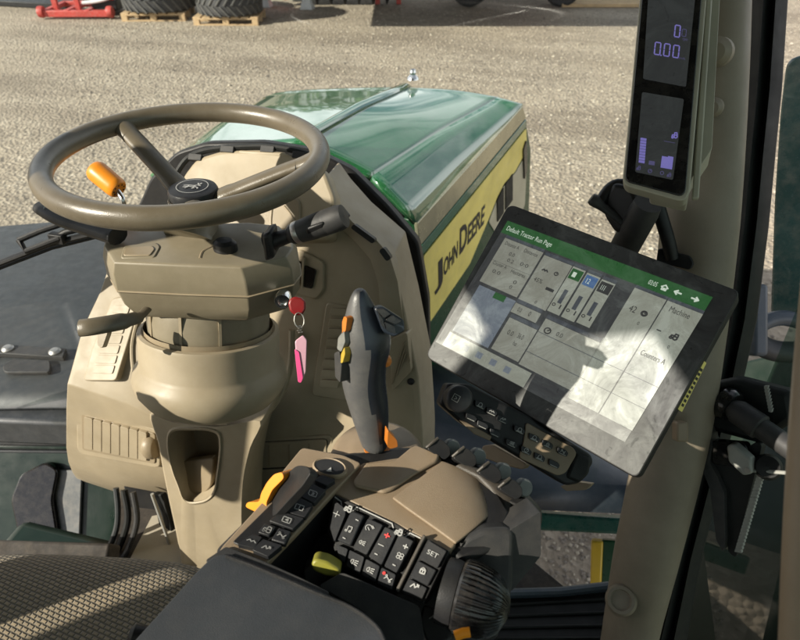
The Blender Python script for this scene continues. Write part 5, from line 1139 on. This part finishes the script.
kq = SP.px(456, 398, .0265)
b = MB(); q1, q2 = sm.normalized() * .004, s2m.normalized() * .004; b.stroke([kq - q1 - q2, kq + q1 - q2, kq + q1 + q2, kq - q1 + q2, kq - q1 - q2], .0003, SP.n); b.stroke([kq - q1 * .4 - q2 * .5, kq + q1 * .3, kq - q1 * .4 + q2 * .5], .0003, SP.n); b.build('knob_symbol', 'grey_light', kk, smooth=0)
for i, (x, y, ic) in enumerate(((480.6, 405, 'arch'), (492, 411.8, 'wave'), (503, 419.5, 'zig'), (520, 430, 'arch'), (534.6, 437.8, 'arch'), (548, 444.5, 'lock'), (563, 451.8, 'diff'), (471.6, 417.4, None), (483, 425, None), (495.5, 433, None), (512, 443.5, 'lamp'), (526.5, 450.5, 'dial'), (540, 457.2, 'arch'), (554.5, 463.8, None))):
    b = MB(); b.slab(SP, rquad([(x - 5.2, y - 5), (x + 3.2, y - 1.5), (x + 5.6, y + 1.5), (x + 3.6, y + 5.2), (x - 5.6, y + 1)], 1.2), .0, .0058); kb = b.build('key', 'button', spn, bevel=.0012)
    if ic:
        b = MB(); icon(b, SP, ic, x, y - .4, 2.6, .0068, 0, .00042, (1, .4), (-.4, .9)); b.build('symbol', 'white', kb, smooth=0)
    b = MB(); b.slab(SP, [(x - 4.4, y + 1), (x + 2.6, y + 4.3), (x + 3, y + 3.6), (x - 4, y + .3)], .0055, .0066); b.build('key_edge', 'grey_light', kb, smooth=0)
b = MB(); b.slab(SP, rquad([(576, 452), (592, 458), (590, 474), (580, 484), (566, 478)], 4), -.02, .003); b.build('end_cap', 'seal', spn, bevel=.004)
b = MB(); b.slab(Pl(SP.px(505, 455, -.05), (-.3, -.7, .6)), rquad([(481, 446), (492, 444), (527, 464), (523, 470), (500, 464), (484, 458)], 4), -.02, 0); b.build('support_arm', 'tan', spn, bevel=.005)
b = MB(); b.slab(Pl(SP.px(570, 485, -.05), (-.3, -.7, .6)), rquad([(560, 486), (578, 482), (592, 484), (586, 490), (566, 491)], 2), -.02, 0); b.build('support_end', 'tan', spn, bevel=.003)

# ------------------------------------------------------------------ right window latch
wl = thing('window_latch', W(740, 470, 1.0), 'dark bracket with a grey lever and toothed strip on the right window', 'latch')
LPn = (-.55, -.75, .30); LP = Pl(W(735, 470, 1.0), LPn)
b = MB(); b.slab(LP, rquad([(699, 425), (706, 420), (712, 432), (713, 440), (720, 447), (745, 449), (756, 442), (762, 445), (746, 510), (736, 558), (728, 552), (724, 500), (706, 470), (697, 452)], 3), -.03, -.008); b.build('bracket_plate', 'seal', wl, bevel=.003)
b = MB(); b.slab(LP, rquad([(697, 430), (700, 424), (710, 428), (712, 447), (709, 462), (716, 474), (724, 492), (725, 545), (723, 552), (716, 540), (710, 490), (704, 474), (694, 455)], 3), -.02, .004); b.build('curved_grip', 'grey', wl, bevel=.005, seg=3)
b = MB(); b.slab(LP, rquad([(711, 441), (745, 444), (748, 452), (740, 468), (712, 464)], 3), -.02, .0); b.build('recess', 'glossblack', wl, bevel=.002)
b = MB(); b.slab(LP, rquad([(726, 446), (733, 444), (751, 460), (752, 474), (743, 476), (728, 462)], 3), .0, .022); b.build('lever', 'grey_light', wl, bevel=.004, seg=3)
b = MB(); b.lathe(LP.px(748, 470, .020), LP.n, [(.005, 0), (.004, .004), (0, .004)], 12); b.build('pin', 'steel', wl)
b = MB(); b.lathe(LP.px(768, 467, .0), (CAM - LP.px(768, 467)), [(.018, -.02), (.02, 0), (.016, .01), (0, .012)], 20); b.build('knob', 'black', wl)
b = MB()
for i in range(24):
    t = i / 24; x = 762 - 24 * t; y = 470 + 82 * t
    b.slab(LP, [(x - 4, y + .5), (x + 1.5, y - 1), (x + 2.5, y + 4.5), (x - 1, y + 3.8), (x - 4.6, y + 3)], -.004, .003)
b.build('toothed_strip', 'grey_light', wl); b = MB()
for i in range(8):
    t = i / 8; x = 764 + 5 * t; y = 386 + 26 * t
    b.slab(LP, [(x, y), (x + 4, y), (x + 3, y + 3.8), (x, y + 2.8)], -.004, .003)
b.build('toothed_strip', 'grey_light', wl)
b = MB(); b.slab(LP, rquad([(690, 388), (735, 378), (790, 392), (795, 420), (760, 445), (712, 432), (692, 412)], 6), -.05, -.015); b.build('upper_housing', 'seal', wl, bevel=.01)
b = MB(); b.lathe(LP.px(731, 407, .01), LP.px(800, 455, .03) - LP.px(731, 407, .01), [(.013, 0), (.019, .012), (.020, .05), (.016, .052), (.016, .18)], 24); b.build('strut_rod', 'grey', wl)
b = MB(); b.lathe(LP.px(728, 404, .0), LP.px(800, 455, .03) - LP.px(728, 404, .0), [(.024, -.01), (.027, 0), (.024, .010), (.014, .012)], 24); b.build('strut_boot', 'glossblack', wl)
b = MB(); b.tube([LP.px(747, 470, .01), LP.px(790, 473, .01)], .003, 8); b.build('latch_rod', 'grey_light', wl)
# ------------------------------------------------------------------ grab bar close to the lens on the right
gb = MB().tube(smoothpts([W(900, -160, .50), W(872, -60, .48), W(850, 70, .45), W(834, 180, .42), W(822, 300, .40), W(813, 420, .385), (W(807, 540, .37)), W(803, 660, .36), W(802, 760, .35), V((.84, .20, 2.02)), V((.87, .16, 1.97))], 6), .0125, 20)
tag(gb.build('grab_bar', 'tan', None, loc=W(806, 420, .385), smooth=60), 'beige grab bar running down the right edge, close to the camera', 'grab bar')
# ------------------------------------------------------------------ wing mirror outside right
wm = thing('wing_mirror', W(800, 300, 1.35), 'dark teal wing mirror and arm outside the right window', 'mirror')
M['teal'] = plastic('dark teal housing', (.035, .085, .080), .25, 200, .05, .25, coat=.5)
b = MB(); b.slab(Pl(W(795, 230, 1.4), (-.5, -.85, .1)), rquad([(786, 60), (850, 40), (860, 330), (770, 320), (774, 200), (780, 110)], 10), -.08, 0); b.build('housing', 'teal', wm, bevel=.02, seg=3)
b = MB(); b.tube(smoothpts([W(752, 332, 1.3), W(765, 322, 1.3), W(785, 318, 1.3), W(815, 326, 1.3)], 4), .016, 14); b.build('upper_arm', 'fender2', wm)
b = MB(); b.tube(smoothpts([W(752, 338, 1.32), W(766, 348, 1.32), W(785, 352, 1.32), W(815, 350, 1.32)], 4), .022, 14); b.build('lower_arm', 'fender', wm)
b = MB(); b.box(W(756, 320, 1.25), cr * .015, cu_ * .07, cf * .02); b.build('mount_block', 'fender2', wm, bevel=.008)
# dark green rear mudguard outside the right window
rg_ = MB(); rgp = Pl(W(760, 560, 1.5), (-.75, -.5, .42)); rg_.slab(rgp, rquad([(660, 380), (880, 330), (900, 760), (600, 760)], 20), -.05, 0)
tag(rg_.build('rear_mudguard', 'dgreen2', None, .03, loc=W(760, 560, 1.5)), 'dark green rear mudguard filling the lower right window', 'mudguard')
# ------------------------------------------------------------------ windscreen wiper
ww = thing('windscreen_wiper', W(60, 240, 1.3), 'black windscreen wiper blade and frame left of the steering column', 'wiper')
WPn = Pl(W(60, 240, 1.25), (.15, -.85, .5))
b = MB(); b.tube([WPn.px(-60, 292, .0), WPn.px(0, 263), WPn.px(50, 243.5), WPn.px(112, 229)], .0085, 10, flat=.7); b.tube([WPn.px(-60, 298, -.012), WPn.px(0, 268, -.012), WPn.px(52, 248, -.012), WPn.px(112, 233, -.012)], .004, 8); b.build('blade', 'black', ww)
b = MB(); q = [(18, 242), (24, 238), (62, 222), (74, 226), (40, 243), (22, 249), (18, 242)]
b.tube([WPn.px(x, y, .012) for x, y in [(19, 240), (26, 251), (60, 238)]], .006, 10); b.tube([WPn.px(x, y, .012) for x, y in [(19, 240), (40, 231), (70, 221)]], .006, 10)
b.build('arm_frame', 'black', ww)
b = MB(); b.tube([WPn.px(52, 240, .006), WPn.px(66, 232, .006), WPn.px(90, 226, .006)], .007, 10); b.box(WPn.px(58, 238, .006), V((.016, 0, 0)), V((0, .008, 0)), V((0, 0, .010))); b.build('carrier', 'black', ww, bevel=.002)
# ------------------------------------------------------------------ window panes
ws = MB(); gx0, gx1 = -.95, .74
ws.grid([[V((gx0, 1.02, 1.30)), V((-.55, 1.25, 1.30)), V((-.2, 1.30, 1.30)), V((.2, 1.30, 1.30)), V((.55, 1.26, 1.30)), V((gx1, 1.16, 1.30))], [V((gx0, 1.02, 2.93)), V((-.55, 1.25, 2.93)), V((-.2, 1.30, 2.93)), V((.2, 1.30, 2.93)), V((.55, 1.26, 2.93)), V((gx1, 1.16, 2.93))]])
tag(ws.build('windscreen', 'glass', None, loc=(0, 1.28, 1.3), smooth=60), 'wide curved windscreen between the dashboard and the green bonnet', 'windscreen')
def pane(name, q, mt, label):
    c = sum((V(p) for p in q), V()) / 4
    tag(MB().add([V(p) for p in q], [(0, 1, 2, 3)]).build(name, mt, None, loc=c), label, 'window')
pane('side_window', [(.97, -.86, FL), (.97, 1.02, FL + .1), (.97, 1.12, 3.14), (.97, -.86, 3.14)], 'sideglass', 'tinted right side window beyond the pillar and window latch')
pane('door_window', [(-.84, -.86, FL), (-.90, .98, FL + .1), (-.90, .98, 3.14), (-.84, -.86, 3.14)], 'doorglass', 'clear door window on the left side of the cab, out of sight')
pane('rear_window', [(-.72, -.955, 2.04), (.84, -.955, 2.04), (.84, -.955, 2.86), (-.72, -.955, 2.86)], 'sideglass', 'tinted rear window behind the driver seat, out of sight')
sc.render.engine = 'CYCLES'; sc.cycles.use_denoising = True
sc.cycles.max_bounces = 8; sc.cycles.transparent_max_bounces = 12; sc.cycles.glossy_bounces = 3; sc.cycles.diffuse_bounces = 4
sc.cycles.caustics_reflective = False; sc.cycles.caustics_refractive = False
sc.view_settings.view_transform = 'Standard'; sc.view_settings.look = 'None'; sc.view_settings.gamma = 1; sc.view_settings.use_curve_mapping = False
sc.view_settings.exposure = 0.85
